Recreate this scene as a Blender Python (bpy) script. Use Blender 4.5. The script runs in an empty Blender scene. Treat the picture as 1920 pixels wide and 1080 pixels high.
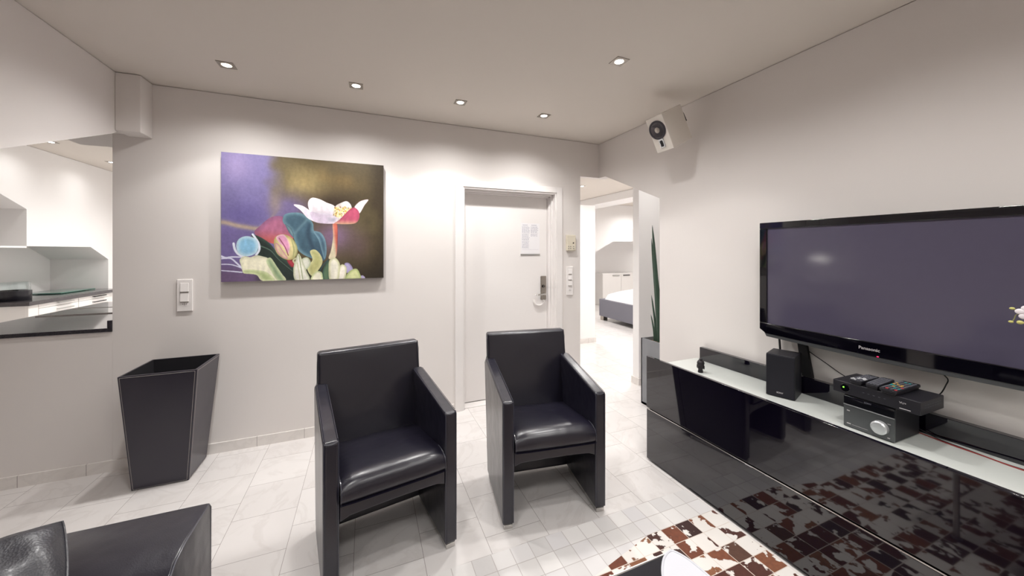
import bpy, bmesh, math, random
import numpy as np
from mathutils import Vector, Matrix
random.seed(7)
R = math.radians
SC = bpy.context.scene
COL = SC.collection

# ---------------------------------------------------------------- camera, world, exposure
EYE = 1.42
cam_data = bpy.data.cameras.new('camera')
cam_data.sensor_width = 36.0
cam_data.lens = 36.0 * 670.0 / 1920.0
cam_data.shift_y = -70.0 / 1920.0
cam_data.clip_start = 0.02
cam = bpy.data.objects.new('camera', cam_data)
cam.location = (0, 0, EYE)
cam.rotation_euler = (R(90), 0, R(-22.2))
COL.objects.link(cam)
SC.camera = cam

SC.view_settings.view_transform = 'Standard'
SC.view_settings.look = 'None'
SC.view_settings.gamma = 1.0
SC.view_settings.exposure = 0.0
SC.view_settings.use_curve_mapping = False
SC.cycles.use_denoising = True
SC.cycles.max_bounces = 10
SC.cycles.diffuse_bounces = 6
SC.cycles.glossy_bounces = 5
SC.cycles.sample_clamp_indirect = 6.0
SC.cycles.caustics_reflective = False
SC.cycles.caustics_refractive = False

world = bpy.data.worlds.new('world')
SC.world = world
world.use_nodes = True
world.node_tree.nodes['Background'].inputs[0].default_value = (0.9, 0.93, 1.0, 1)
world.node_tree.nodes['Background'].inputs[1].default_value = 0.02

# downlight power (W): living room, kitchen, bedroom
P_LIVING, P_KITCHEN, P_BEDROOM = 55.0, 150.0, 115.0
P_BEAM = 11.0   # the narrow beam of the front downlights
LAMP_COLOR = (1.0, 0.981, 0.958)

# ---------------------------------------------------------------- materials
def lin(c):
    return tuple((v/12.92 if v <= .04045 else ((v+.055)/1.055)**2.4) for v in (x/255.0 for x in c)) + (1.0,)

class NT:
    def __init__(s, name):
        s.m = bpy.data.materials.new(name); s.m.use_nodes = True
        s.t = s.m.node_tree; s.b = s.t.nodes['Principled BSDF']
    def n(s, typ, **kw):
        nd = s.t.nodes.new(typ)
        for k, v in kw.items():
            if k.startswith('i_'):
                key = k[2:]
                key = int(key) if key.isdigit() else key.replace('_', ' ')
                nd.inputs[key].default_value = v
            else: setattr(nd, k, v)
        return nd
    def l(s, a, b): s.t.links.new(a, b)
    def set(s, **kw):
        for k, v in kw.items(): s.b.inputs[k.replace('_', ' ')].default_value = v
    def bump(s, height, strength=.2, dist=.002):
        b = s.n('ShaderNodeBump', i_Strength=strength, i_Distance=dist)
        s.l(height, b.inputs['Height']); s.l(b.outputs[0], s.b.inputs['Normal']); return b
    def ramp(s, fac, stops, interp='LINEAR'):
        r = s.n('ShaderNodeValToRGB'); r.color_ramp.interpolation = interp
        e = r.color_ramp.elements
        while len(e) < len(stops): e.new(.5)
        for k, (p, c) in enumerate(stops): e[k].position = p; e[k].color = c
        s.l(fac, r.inputs[0]); return r
    def mix(s, fac, a, b, mode='MIX'):
        m = s.n('ShaderNodeMix', data_type='RGBA', blend_type=mode)
        for sock, v in ((m.inputs[0], fac), (m.inputs[6], a), (m.inputs[7], b)):
            if isinstance(v, bpy.types.NodeSocket): s.l(v, sock)
            else: sock.default_value = v
        return m.outputs[2]
    def obj_co(s): return s.n('ShaderNodeTexCoord').outputs['Object']

def simple(name, rgb, rough=.5, metal=0.0, coat=0.0, noise=0.0, nscale=30, spec=.5, **kw):
    t = NT(name); t.set(Base_Color=lin(rgb), Roughness=rough, Metallic=metal, Coat_Weight=coat, Specular_IOR_Level=spec)
    for k, v in kw.items(): t.b.inputs[k.replace('_', ' ')].default_value = v
    nz = t.n('ShaderNodeTexNoise', i_Scale=nscale, i_Detail=4.0); t.l(t.obj_co(), nz.inputs['Vector'])
    if noise:
        c = lin(rgb); d = tuple(min(1, x*(1-noise)) for x in c[:3]) + (1,)
        t.l(t.mix(nz.outputs[0], c, d), t.b.inputs['Base Color'])
    return t.m

def emis(name, rgb, strength):
    t = NT(name); t.set(Base_Color=lin(rgb), Emission_Color=lin(rgb), Emission_Strength=strength); return t.m

def plaster(name, rgb):
    t = NT(name); t.set(Roughness=.85, Specular_IOR_Level=.25)
    co = t.obj_co()
    a = t.n('ShaderNodeTexNoise', i_Scale=1.3, i_Detail=3.0); t.l(co, a.inputs['Vector'])
    b = t.n('ShaderNodeTexNoise', i_Scale=90.0, i_Detail=3.0); t.l(co, b.inputs['Vector'])
    c = lin(rgb); d = tuple(x*.965 for x in c[:3]) + (1,)
    t.l(t.mix(a.outputs[0], c, d), t.b.inputs['Base Color'])
    t.bump(b.outputs[0], .05, .002); return t.m

def marble_color(t, co, base, vein):
    w = t.n('ShaderNodeTexNoise', i_Scale=2.2, i_Detail=6.0, i_Roughness=.6, i_Distortion=1.4); t.l(co, w.inputs['Vector'])
    r1 = t.ramp(w.outputs[0], [(.46, (0, 0, 0, 1)), (.5, (1, 1, 1, 1)), (.54, (0, 0, 0, 1))])
    f = t.n('ShaderNodeTexNoise', i_Scale=5.0, i_Detail=4.0); t.l(co, f.inputs['Vector'])
    c1 = t.mix(f.outputs[0], base, tuple(x*.93 for x in base[:3]) + (1,))
    mm = t.n('ShaderNodeMath', operation='MULTIPLY', i_1=.35); t.l(r1.outputs[0], mm.inputs[0])
    return t.mix(mm.outputs[0], c1, vein)

def floor_mat():
    t = NT('marble_tile_floor'); t.set(Roughness=.16, Specular_IOR_Level=.5)
    co = t.obj_co()
    sp = t.n('ShaderNodeSeparateXYZ'); t.l(co, sp.inputs[0])
    ax = t.n('ShaderNodeMath', operation='ADD', i_1=.653 + 30*.3); t.l(sp.outputs[0], ax.inputs[0])
    ay = t.n('ShaderNodeMath', operation='ADD', i_1=30*.3 - 2.135 + .3); t.l(sp.outputs[1], ay.inputs[0])
    cb = t.n('ShaderNodeCombineXYZ'); t.l(ay.outputs[0], cb.inputs[0]); t.l(ax.outputs[0], cb.inputs[1])
    br = t.n('ShaderNodeTexBrick', offset=.5, offset_frequency=2, i_Scale=1.0)
    br.inputs['Mortar Size'].default_value = .0011; br.inputs['Mortar Smooth'].default_value = .1
    br.inputs['Brick Width'].default_value = .3; br.inputs['Row Height'].default_value = .3
    br.inputs['Bias'].default_value = 0.0
    br.inputs['Color1'].default_value = (0, 0, 0, 1); br.inputs['Color2'].default_value = (1, 1, 1, 1)
    br.inputs['Mortar'].default_value = (.5, .5, .5, 1)
    t.l(cb.outputs[0], br.inputs['Vector'])
    # shift the veining from tile to tile
    vm = t.n('ShaderNodeVectorMath', operation='MULTIPLY_ADD'); vm.inputs[1].default_value = (7, 5, 3)
    t.l(br.outputs['Color'], vm.inputs[0]); t.l(co, vm.inputs[2])
    mc = marble_color(t, vm.outputs[0], lin((226, 222, 220)), lin((203, 197, 194)))
    tint = t.mix(br.outputs['Color'], (1, 1, 1, 1), (.955, .95, .95, 1))
    mc = t.mix(1.0, mc, tint, 'MULTIPLY')
    t.l(t.mix(br.outputs['Fac'], mc, lin((150, 143, 140))), t.b.inputs['Base Color'])
    return t.m

def base_mat():
    t = NT('baseboard_stone'); t.set(Roughness=.35)
    co = t.obj_co(); sp = t.n('ShaderNodeSeparateXYZ'); t.l(co, sp.inputs[0])
    ax = t.n('ShaderNodeMath', operation='ADD', i_1=.735 + 9); t.l(sp.outputs[0], ax.inputs[0])
    md = t.n('ShaderNodeMath', operation='MODULO', i_1=.3); t.l(ax.outputs[0], md.inputs[0])
    lt = t.n('ShaderNodeMath', operation='LESS_THAN', i_1=.0035); t.l(md.outputs[0], lt.inputs[0])
    mc = marble_color(t, co, lin((226, 221, 217)), lin((205, 200, 196)))
    t.l(t.mix(lt.outputs[0], mc, lin((165, 158, 155))), t.b.inputs['Base Color']); return t.m

def leather(name, rgb, rough=.34, bump=.25, scale=320, wr=1.0):
    t = NT(name); t.set(Base_Color=lin(rgb), Roughness=rough, Specular_IOR_Level=.6, Coat_Weight=.2, Coat_Roughness=.2)
    co = t.obj_co()
    v = t.n('ShaderNodeTexVoronoi', i_Scale=scale); t.l(co, v.inputs['Vector'])
    w = t.n('ShaderNodeTexNoise', i_Scale=7.0, i_Detail=2.0); t.l(co, w.inputs['Vector'])
    b1 = t.n('ShaderNodeBump', i_Strength=bump, i_Distance=.0006); t.l(v.outputs['Distance'], b1.inputs['Height'])
    b2 = t.n('ShaderNodeBump', i_Strength=.5*wr, i_Distance=.012); t.l(w.outputs[0], b2.inputs['Height'])
    t.l(b1.outputs[0], b2.inputs['Normal']); t.l(b2.outputs[0], t.b.inputs['Normal'])
    rr = t.n('ShaderNodeMapRange', i_3=rough-.02, i_4=rough+.04); t.l(w.outputs[0], rr.inputs[0]); t.l(rr.outputs[0], t.b.inputs['Roughness'])
    return t.m

def rug_mat():
    """Cowhide squares 9.35 cm wide: pale border rows, brown and white hides inside."""
    t = NT('cowhide_patchwork'); t.set(Roughness=.8, Specular_IOR_Level=.2, Sheen_Weight=.2)
    co = t.obj_co()
    mp = t.n('ShaderNodeMapping'); mp.inputs['Location'].default_value = (-.817/.0935 + 40, -1.577/.0935 + 40, .5)
    mp.inputs['Scale'].default_value = (1/.0935, 1/.0935, 0); t.l(co, mp.inputs['Vector'])
    fl = t.n('ShaderNodeVectorMath', operation='FLOOR'); t.l(mp.outputs[0], fl.inputs[0])
    fr = t.n('ShaderNodeVectorMath', operation='FRACTION'); t.l(mp.outputs[0], fr.inputs[0])
    wn = t.n('ShaderNodeTexWhiteNoise', noise_dimensions='3D'); t.l(fl.outputs[0], wn.inputs['Vector'])
    # each square is cut from another place of a hide
    off = t.n('ShaderNodeVectorMath', operation='MULTIPLY_ADD'); off.inputs[1].default_value = (40, 40, 40)
    t.l(wn.outputs['Color'], off.inputs[0]); t.l(co, off.inputs[2])
    nz = t.n('ShaderNodeTexNoise', i_Scale=10.0, i_Detail=4.0, i_Roughness=.55, i_Distortion=.1); t.l(off.outputs[0], nz.inputs['Vector'])
    fine = t.n('ShaderNodeTexNoise', i_Scale=60.0, i_Detail=4.0); t.l(off.outputs[0], fine.inputs['Vector'])
    sc = t.n('ShaderNodeSeparateColor'); t.l(wn.outputs['Color'], sc.inputs[0])
    th = t.n('ShaderNodeMapRange', i_3=.40, i_4=.57); t.l(sc.outputs[0], th.inputs[0])
    mask = t.n('ShaderNodeMath', operation='SUBTRACT'); t.l(nz.outputs[0], mask.inputs[0]); t.l(th.outputs[0], mask.inputs[1])
    mk = t.ramp(mask.outputs[0], [(.0, (0, 0, 0, 1)), (.018, (1, 1, 1, 1))])
    # rows: none of the brown in the first three rows of the border
    sp = t.n('ShaderNodeSeparateXYZ'); t.l(co, sp.inputs[0])
    sx = t.n('ShaderNodeMapRange', i_1=.9, i_2=1.3, i_3=1.297, i_4=1.39); t.l(sp.outputs[0], sx.inputs[0])
    sxs = t.n('ShaderNodeMath', operation='SNAP', i_1=.0935); 
    row = t.n('ShaderNodeMath', operation='LESS_THAN'); t.l(sp.outputs[1], row.inputs[0]); t.l(sx.outputs[0], row.inputs[1])
    m2 = t.n('ShaderNodeMath', operation='MULTIPLY'); t.l(mk.outputs[0], m2.inputs[0]); t.l(row.outputs[0], m2.inputs[1])
    brown = t.ramp(sc.outputs[1], [(0, lin((60, 38, 36))), (.35, lin((98, 54, 42))), (.6, lin((132, 76, 52))), (.85, lin((158, 108, 76))), (1, lin((52, 38, 40)))])
    brown2 = t.mix(fine.outputs[0], brown.outputs[0], t.mix(.6, brown.outputs[0], lin((40, 26, 26))))
    pale = t.ramp(sc.outputs[2], [(0, lin((200, 197, 196))), (.5, lin((215, 212, 210))), (1, lin((205, 202, 203)))])
    cream = t.mix(row.outputs[0], pale.outputs[0], lin((220, 215, 210)))
    colr = t.mix(m2.outputs[0], cream, brown2)
    # seams between squares
    s2 = t.n('ShaderNodeSeparateXYZ'); t.l(fr.outputs[0], s2.inputs[0])
    def edge(o):
        a = t.n('ShaderNodeMath', operation='PINGPONG', i_1=.5); t.l(o, a.inputs[0])
        b = t.n('ShaderNodeMath', operation='LESS_THAN', i_1=.018); t.l(a.outputs[0], b.inputs[0]); return b.outputs[0]
    mx = t.n('ShaderNodeMath', operation='MAXIMUM'); t.l(edge(s2.outputs[0]), mx.inputs[0]); t.l(edge(s2.outputs[1]), mx.inputs[1])
    seamc = t.mix(row.outputs[0], lin((178, 172, 170)), lin((206, 194, 184)))
    t.l(t.mix(mx.outputs[0], colr, seamc), t.b.inputs['Base Color'])
    t.bump(fine.outputs[0], .3, .002); return t.m

def attr_mat(name, attr, rough):
    t = NT(name); a = t.n('ShaderNodeAttribute', attribute_name=attr)
    nz = t.n('ShaderNodeTexNoise', i_Scale=45.0, i_Detail=5.0, i_Roughness=.7); t.l(t.obj_co(), nz.inputs['Vector'])
    r = t.ramp(nz.outputs[0], [(.3, (.86, .86, .86, 1)), (.7, (1.08, 1.08, 1.08, 1))])
    t.l(t.mix(1.0, a.outputs['Color'], r.outputs[0], 'MULTIPLY'), t.b.inputs['Base Color'])
    t.set(Roughness=rough, Specular_IOR_Level=.3); t.bump(nz.outputs[0], .15, .001); return t.m

def granite(name, rgb, rough):
    t = NT(name); v = t.n('ShaderNodeTexNoise', i_Scale=220.0, i_Detail=3.0); t.l(t.obj_co(), v.inputs['Vector'])
    c = lin(rgb); r = t.ramp(v.outputs[0], [(.45, c), (.62, tuple(x*2.2+.01 for x in c[:3])+(1,))])
    t.l(r.outputs[0], t.b.inputs['Base Color']); t.set(Roughness=rough); return t.m

M = dict(
    wall=plaster('painted_plaster_wall', (224, 219, 216)),
    ceiling=plaster('painted_plaster_ceiling', (217, 210, 202)),
    kwall=plaster('white_plaster_kitchen', (238, 236, 235)),
    bwall=plaster('white_plaster_bedroom', (240, 238, 237)),
    gap=simple('shadow_gap', (60, 52, 48), .9, noise=.2),
    floor=floor_mat(), base=base_mat(),
    doorwhite=simple('white_lacquered_wood', (230, 226, 224), .45, noise=.02),
    leather=leather('black_leather', (21, 19, 32), .3),
    leather_soft=leather('grained_black_leather', (38, 38, 45), .38, 1.0, 200, 1.6),
    leather_bin=leather('stitched_dark_leather', (31, 26, 42), .34, .1, 500, .1),
    seam=simple('leather_piping', (58, 58, 68), .3, coat=.3),
    thread=simple('pale_thread', (175, 168, 165), .7, noise=.1),
    bininside=simple('black_lining', (14, 12, 20), .9, noise=.1),
    chrome=simple('brushed_chrome', (205, 203, 200), .22, 1.0, noise=.05),
    nickel=simple('satin_nickel', (165, 158, 150), .33, 1.0, noise=.05),
    gloss=simple('black_gloss_lacquer', (10, 7, 19), .04, coat=.4, spec=.75),
    darkside=simple('black_satin_lacquer', (18, 18, 27), .25, noise=.1),
    glasstop=simple('frosted_white_glass', (208, 212, 208), .14, coat=.5, noise=.02),
    tvframe=simple('piano_black_plastic', (6, 5, 12), .05, coat=.6),
    tvscreen=simple('plasma_screen_glass', (78, 74, 92), .09, noise=.05, spec=.6),
    blackplastic=simple('black_plastic', (26, 25, 32), .45, noise=.1, nscale=400),
    grille=simple('speaker_cloth', (24, 23, 32), .95, noise=.35, nscale=700),
    amp=simple('graphite_metal', (88, 90, 92), .32, .5, noise=.1),
    ampwin=simple('dark_display_glass', (8, 8, 14), .06, coat=.5),
    silver=simple('silver_plastic', (200, 202, 204), .25, .6),
    rubber=simple('grey_rubber_keys', (95, 96, 104), .6, noise=.1),
    key_w=simple('white_keys', (210, 212, 215), .5), key_t=simple('teal_keys', (50, 150, 150), .5),
    key_o=simple('orange_keys', (215, 170, 95), .5), key_r=simple('red_keys', (190, 70, 75), .5),
    textgrey=simple('grey_lettering', (178, 174, 176), .4),
    green_led=emis('green_led', (120, 255, 60), 3.0), red_led=emis('red_led', (255, 40, 90), 2.0),
    white_plastic=simple('white_plastic', (232, 228, 226), .35, noise=.01),
    beige_plastic=simple('beige_plastic', (216, 208, 190), .4, noise=.02),
    slot=simple('dark_slot', (50, 44, 42), .6),
    dark=simple('matte_black', (16, 15, 20), .7, noise=.1),
    spk_white=simple('white_speaker_lacquer', (222, 216, 208), .4, noise=.01),
    cone=simple('grey_speaker_cone', (118, 112, 116), .45, noise=.1),
    coneDark=simple('dark_speaker_ring', (46, 42, 50), .45, noise=.1),
    paper=simple('printed_paper', (232, 230, 232), .6, noise=.02), ink=simple('grey_ink', (150, 150, 168), .7),
    granite=granite('dark_polished_granite', (58, 54, 56), .06),
    granite_black=granite('black_granite_edge', (28, 25, 32), .15),
    white_lacquer=simple('white_gloss_lacquer', (238, 235, 232), .18, coat=.3, noise=.01),
    tray=simple('pale_grey_melamine', (196, 197, 204), .35), steel=simple('steel_handle', (190, 190, 188), .3, .9), blacksteel=simple('dark_handle', (45, 42, 42), .3, .7),
    grey_fabric=simple('grey_upholstery', (112, 111, 120), .85, noise=.12, nscale=200),
    linen=simple('white_linen', (240, 236, 235), .9, noise=.02),
    concrete=simple('zinc_grey_planter', (142, 144, 148), .5, .15, noise=.25, nscale=9),
    soil=simple('potting_soil', (120, 100, 82), .95, noise=.5, nscale=90),
    spike=simple('succulent_green', (52, 78, 62), .5, noise=.5, nscale=60),
    plateglass=simple('green_plate_glass', (70, 128, 112), .08, coat=.5),
    rug=rug_mat(),
    canvas=attr_mat('oil_paint', 'paint', .42), canvas_side=simple('canvas_edge', (92, 84, 86), .8, noise=.2),
    bronze=simple('dark_bronze', (38, 34, 38), .5, .3, noise=.3, nscale=60),
    bud=simple('orchid_bud', (205, 200, 120), .5, noise=.25, nscale=60), petal=simple('orchid_petal', (232, 224, 228), .6),
    stemgreen=simple('orchid_stem', (140, 140, 90), .5, noise=.2), pot=simple('white_ceramic_pot', (225, 222, 218), .25),
    wire=simple('black_cable', (18, 16, 20), .5), wire_red=simple('red_cable', (150, 45, 45), .5),
    lampface=emis('downlight_bulb_glow', (255, 250, 240), 22.0),
    lampwarm=emis('warm_bulb_glow', (255, 236, 200), 14.0),
)
def glass(name, rgb, rough=0.0):
    t = NT(name); t.set(Base_Color=lin(rgb), Roughness=rough, Transmission_Weight=1.0, IOR=1.45); return t.m
M['glass'] = glass('clear_glass', (240, 245, 245))

# ---------------------------------------------------------------- mesh helpers
def box(bm, x0, x1, y0, y1, z0, z1, mi=0, mat=None):
    vs = [bm.verts.new((x, y, z)) for x in (x0, x1) for y in (y0, y1) for z in (z0, z1)]
    if mat is not None:
        for v in vs: v.co = mat @ v.co
    for q in ((0, 1, 3, 2), (4, 6, 7, 5), (0, 4, 5, 1), (2, 3, 7, 6), (0, 2, 6, 4), (1, 5, 7, 3)):
        f = bm.faces.new([vs[i] for i in q]); f.material_index = mi
    return vs

def prism(bm, poly, axis, a, b, mi=0, mat=None):
    """extrude a 2-D outline; axis 'x': outline is (y,z); 'y': (x,z); 'z': (x,y)"""
    def P(p, t): return {'x': (t, p[0], p[1]), 'y': (p[0], t, p[1]), 'z': (p[0], p[1], t)}[axis]
    A = [bm.verts.new(P(p, a)) for p in poly]; B = [bm.verts.new(P(p, b)) for p in poly]
    if mat is not None:
        for v in A + B: v.co = mat @ v.co
    n = len(poly); fs = [bm.faces.new(A), bm.faces.new(list(reversed(B)))]
    for i in range(n): fs.append(bm.faces.new((A[i], B[i], B[(i+1) % n], A[(i+1) % n])))
    for f in fs: f.material_index = mi
    return A + B

def cyl(bm, c, r, h, axis='z', seg=32, mi=0, r2=None, mat=None):
    r2 = r if r2 is None else r2; A = []; B = []
    for i in range(seg):
        t = 2*math.pi*i/seg; u, v = math.cos(t), math.sin(t)
        def pt(rr, k):
            return {'z': (c[0]+rr*u, c[1]+rr*v, c[2]+k), 'x': (c[0]+k, c[1]+rr*u, c[2]+rr*v), 'y': (c[0]+rr*u, c[1]+k, c[2]+rr*v)}[axis]
        A.append(bm.verts.new(pt(r, 0))); B.append(bm.verts.new(pt(r2, h)))
    if mat is not None:
        for v in A + B: v.co = mat @ v.co
    fs = [bm.faces.new(A), bm.faces.new(list(reversed(B)))]
    for i in range(seg): fs.append(bm.faces.new((A[i], B[i], B[(i+1) % seg], A[(i+1) % seg])))
    for f in fs: f.material_index = mi

def lathe(bm, prof, c=(0, 0, 0), seg=32, mi=0, axis='z', mat=None):
    rings = []
    for r, h in prof:
        ring = []
        for i in range(seg):
            t = 2*math.pi*i/seg; u, v = math.cos(t)*r, math.sin(t)*r
            p = {'z': (u, v, h), 'x': (h, u, v), 'y': (u, h, v)}[axis]
            ring.append(bm.verts.new((c[0]+p[0], c[1]+p[1], c[2]+p[2])))
        rings.append(ring)
    if mat is not None:
        for ring in rings:
            for v in ring: v.co = mat @ v.co
    for a, b in zip(rings, rings[1:]):
        for i in range(seg):
            f = bm.faces.new((a[i], a[(i+1) % seg], b[(i+1) % seg], b[i])); f.material_index = mi
    for ring in (rings[0], rings[-1]):
        try: f = bm.faces.new(ring); f.material_index = mi
        except ValueError: pass

def catmull(pts, n=6, closed=False):
    pts = [Vector(p) for p in pts]; out = []; N = len(pts)
    for i in range(N if closed else N-1):
        if closed: p0, p1, p2, p3 = (pts[(i+k) % N] for k in (-1, 0, 1, 2))
        else: p0, p1, p2, p3 = pts[max(i-1, 0)], pts[i], pts[i+1], pts[min(i+2, N-1)]
        for k in range(n):
            t = k/n
            out.append(.5*((2*p1) + (p2-p0)*t + (2*p0-5*p1+4*p2-p3)*t*t + (3*p1-p0-3*p2+p3)*t**3))
    if not closed: out.append(pts[-1])
    return out

def tube(bm, pts, r, seg=8, mi=0, smooth=0, radii=None, closed=False, mat=None):
    if smooth: pts = catmull(pts, smooth, closed)
    pts = [Vector(p) for p in pts]; rings = []; N = len(pts)
    up = Vector((0, 0, 1)); prev = None
    for i, p in enumerate(pts):
        d = (pts[(i+1) % N]-pts[i-1]) if (closed or 0 < i < N-1) else (pts[1]-pts[0] if i == 0 else pts[-1]-pts[-2])
        d.normalize()
        if prev is None:
            a = up if abs(d.dot(up)) < .95 else Vector((1, 0, 0)); s = d.cross(a).normalized()
        else:
            s = (prev - d*prev.dot(d)).normalized()
        prev = s; w = d.cross(s)
        rr = r if radii is None else radii[min(i, len(radii)-1)] if len(radii) == N else r*np.interp(i/(N-1), np.linspace(0, 1, len(radii)), radii)
        rings.append([bm.verts.new(p + (s*math.cos(2*math.pi*k/seg) + w*math.sin(2*math.pi*k/seg))*rr) for k in range(seg)])
    if mat is not None:
        for ring in rings:
            for v in ring: v.co = mat @ v.co
    pairs = list(zip(rings, rings[1:])) + ([(rings[-1], rings[0])] if closed else [])
    for a, b in pairs:
        for k in range(seg):
            f = bm.faces.new((a[k], a[(k+1) % seg], b[(k+1) % seg], b[k])); f.material_index = mi
    if not closed:
        for ring in (rings[0], rings[-1]): f = bm.faces.new(ring); f.material_index = mi

def ellipsoid(bm, c, rad, mi=0, seg=16, rings=10, mat=None):
    m = Matrix.Translation(c) @ Matrix.Diagonal((*rad, 1))
    if mat is not None: m = mat @ m
    r = bmesh.ops.create_uvsphere(bm, u_segments=seg, v_segments=rings, radius=1.0, matrix=m)
    for v in r['verts']:
        for f in v.link_faces: f.material_index = mi

def obj(name, bm, mats, parent=None, bevel=0.0, seg=2, smooth=True, kind=None):
    bmesh.ops.recalc_face_normals(bm, faces=bm.faces[:])
    me = bpy.data.meshes.new(name); bm.to_mesh(me); bm.free()
    for m in (mats if isinstance(mats, (list, tuple)) else [mats]): me.materials.append(m)
    o = bpy.data.objects.new(name, me); COL.objects.link(o)
    if parent is not None: o.parent = parent
    if bevel:
        b = o.modifiers.new('bevel', 'BEVEL'); b.width = bevel; b.segments = seg
        b.limit_method = 'ANGLE'; b.angle_limit = R(35); b.harden_normals = True
    if smooth:
        me.set_sharp_from_angle(angle=R(38)) if hasattr(me, 'set_sharp_from_angle') else None
        for p in me.polygons: p.use_smooth = True
    if kind: o['kind'] = kind
    return o

def new(): return bmesh.new()
def tag(o, label, cat, group=None):
    o['label'] = label; o['category'] = cat
    if group: o['group'] = group
    return o
def thing(name, label, cat, loc=(0, 0, 0), rotz=0.0, group=None):
    o = bpy.data.objects.new(name, None); COL.objects.link(o); o.empty_display_size = .05
    o.location = loc; o.rotation_euler = (0, 0, rotz); return tag(o, label, cat, group)
def struct(name, bm, m, parent=None, bevel=0.0):
    return obj(name, bm, m, parent, bevel, smooth=False, kind=None if parent else 'structure')
def text(name, s, size, mat, parent, depth=.0006, matrix=None, bold=False):
    cu = bpy.data.curves.new(name, 'FONT'); cu.body = s; cu.size = size; cu.extrude = depth
    cu.align_x = 'CENTER'; cu.align_y = 'CENTER'
    if bold: cu.offset = size*.015
    tmp = bpy.data.objects.new('tmp', cu); COL.objects.link(tmp)
    dg = bpy.context.evaluated_depsgraph_get()
    me = bpy.data.meshes.new_from_object(tmp.evaluated_get(dg)); me.name = name
    bpy.data.objects.remove(tmp); me.materials.clear(); me.materials.append(mat)
    o = bpy.data.objects.new(name, me); COL.objects.link(o); o.parent = parent
    if matrix is not None: me.transform(matrix)
    return o
def copy_tree(o, parent=None):
    c = o.copy(); COL.objects.link(c); c.parent = parent
    for ch in list(o.children): copy_tree(ch, c)
    return c

# ================================================================ THE ROOM
CEIL = 2.53; BY = 3.11; RX = 2.25; TH = 2.5265   # ceiling, back wall, right wall; walls stop in a hairline gap
bm = new(); box(bm, -4.6, 8.2, -3.3, 9.2, -.1, 0); struct('floor', bm, M['floor'])
bm = new(); box(bm, -4.6, 8.2, -3.3, 9.2, CEIL, CEIL+.1); struct('ceiling', bm, M['ceiling'])

# back wall: low parapet (left), full wall, door opening, pier, lintel over the passage
bm = new(); W2 = 3.25
prism(bm, [(-1.516, 0), (.798, 0), (.798, 1.99), (1.743, 1.99), (1.743, 0), (2.02, 0), (2.02, TH), (-1.516, TH)], 'y', BY, W2+.02)
struct('wall_back', bm, M['wall'])
bm = new(); box(bm, 2.0205, RX+.1, BY, BY+.05, 2.178, TH); struct('wall_lintel', bm, M['wall'])
bm = new(); box(bm, -2.9, -1.5165, BY, W2, 0, .8985); struct('wall_parapet', bm, M['wall'])
# right wall with the gabled opening beside the corner
bm = new()
prism(bm, [(-3.1, 0), (2.277, 0), (2.277, 1.853), (3.003, 2.175), (3.16, 2.178), (3.16, TH), (-3.1, TH)], 'x', RX, RX+.1)
struct('wall_right', bm, M['wall'])
# left side: boundary wall and the dropped header over the opening to the kitchen side
bm = new(); box(bm, -3.0, -2.9, -3.1, 3.27, 0, TH); struct('wall_left', bm, M['wall'])
bm = new()
prism(bm, [(-3.1, 1.853), (2.227, 1.853), (2.954, 2.139), (3.03, 2.178), (3.53, 2.178), (3.53, TH), (-3.1, TH)], 'x', -1.89, -1.44)
struct('wall_header', bm, M['wall'])
bm = new(); box(bm, -1.44, -1.318, 2.975, BY, 2.165, TH); struct('trim_1', bm, M['wall'], bevel=.004)
bm = new(); box(bm, -3.0, 2.35, -3.2, -3.1, 0, TH); struct('wall_front', bm, M['wall'])
bm = new()
box(bm, -2.9, .715, BY-.012, BY, 0, .071); box(bm, 1.81, 2.02, BY-.012, BY, 0, .071)
struct('baseboard_back', bm, M['base'])
bm = new(); box(bm, RX-.012, RX, -3.1, 2.277, 0, .071); struct('baseboard_right', bm, M['base'])

# entrance door: casing, reveal, leaf
DY = 3.262
bm = new()
for x0, x1 in ((.725, .798), (1.743, 1.806)): box(bm, x0, x1, BY-.014, BY, 0, 2.045)
box(bm, .798, 1.743, BY-.014, BY, 1.99, 2.045)
for x0, x1 in ((.798, .812), (1.729, 1.743)): box(bm, x0, x1, BY-.005, W2+.02, 0, 1.99)
box(bm, .812, 1.729, BY-.005, W2+.02, 1.976, 1.99)
for k, (dx, dy) in enumerate(((.012, .05), (.024, .09))):   # rebate steps
    box(bm, .812, .812+dx, BY+dy, W2+.02, 0, 1.976); box(bm, 1.729-dx, 1.729, BY+dy, W2+.02, 0, 1.976)
    box(bm, .812, 1.729, BY+dy, W2+.02, 1.976-dx, 1.976)
box(bm, .80, 1.74, BY+.02, DY, -.0, .006)
struct('trim_2', bm, M['doorwhite'], bevel=.002)
bm = new(); box(bm, .838, 1.703, DY-.03, DY+.012, .01, 1.955)
door = struct('door_1', bm, M['doorwhite'], bevel=.002)
fy = DY-.03
bm = new(); box(bm, 1.628, 1.69, fy-.012, fy, .925, 1.165); obj('lock_plate', bm, M['nickel'], door, .006, 3)
bm = new(); lathe(bm, [(.0, 0), (.013, 0), (.015, .004), (.015, .012)], (1.655, fy-.024, 1.062), 24, axis='y')
box(bm, 1.652, 1.658, fy-.026, fy-.02, 1.05, 1.074, 1)
obj('thumb_turn', bm, [M['blacksteel'], M['nickel']], door)
bm = new(); cyl(bm, (1.657, fy-.05, .985), .011, .04, 'y'); tube(bm, [(1.657, fy-.05, .985), (1.62, fy-.055, .985), (1.58, fy-.052, .982), (1.555, fy-.045, .98)], .009, 12, smooth=5)
lever = obj('door_lever', bm, M['chrome'], door)
bm = new(); tube(bm, [(1.655, fy-.012, .925), (1.655, fy-.02, .90), (1.62, fy-.022, .875), (1.575, fy-.02, .88), (1.553, fy-.02, .905), (1.55, fy-.02, .93)], .008, 10, smooth=5)
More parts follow.
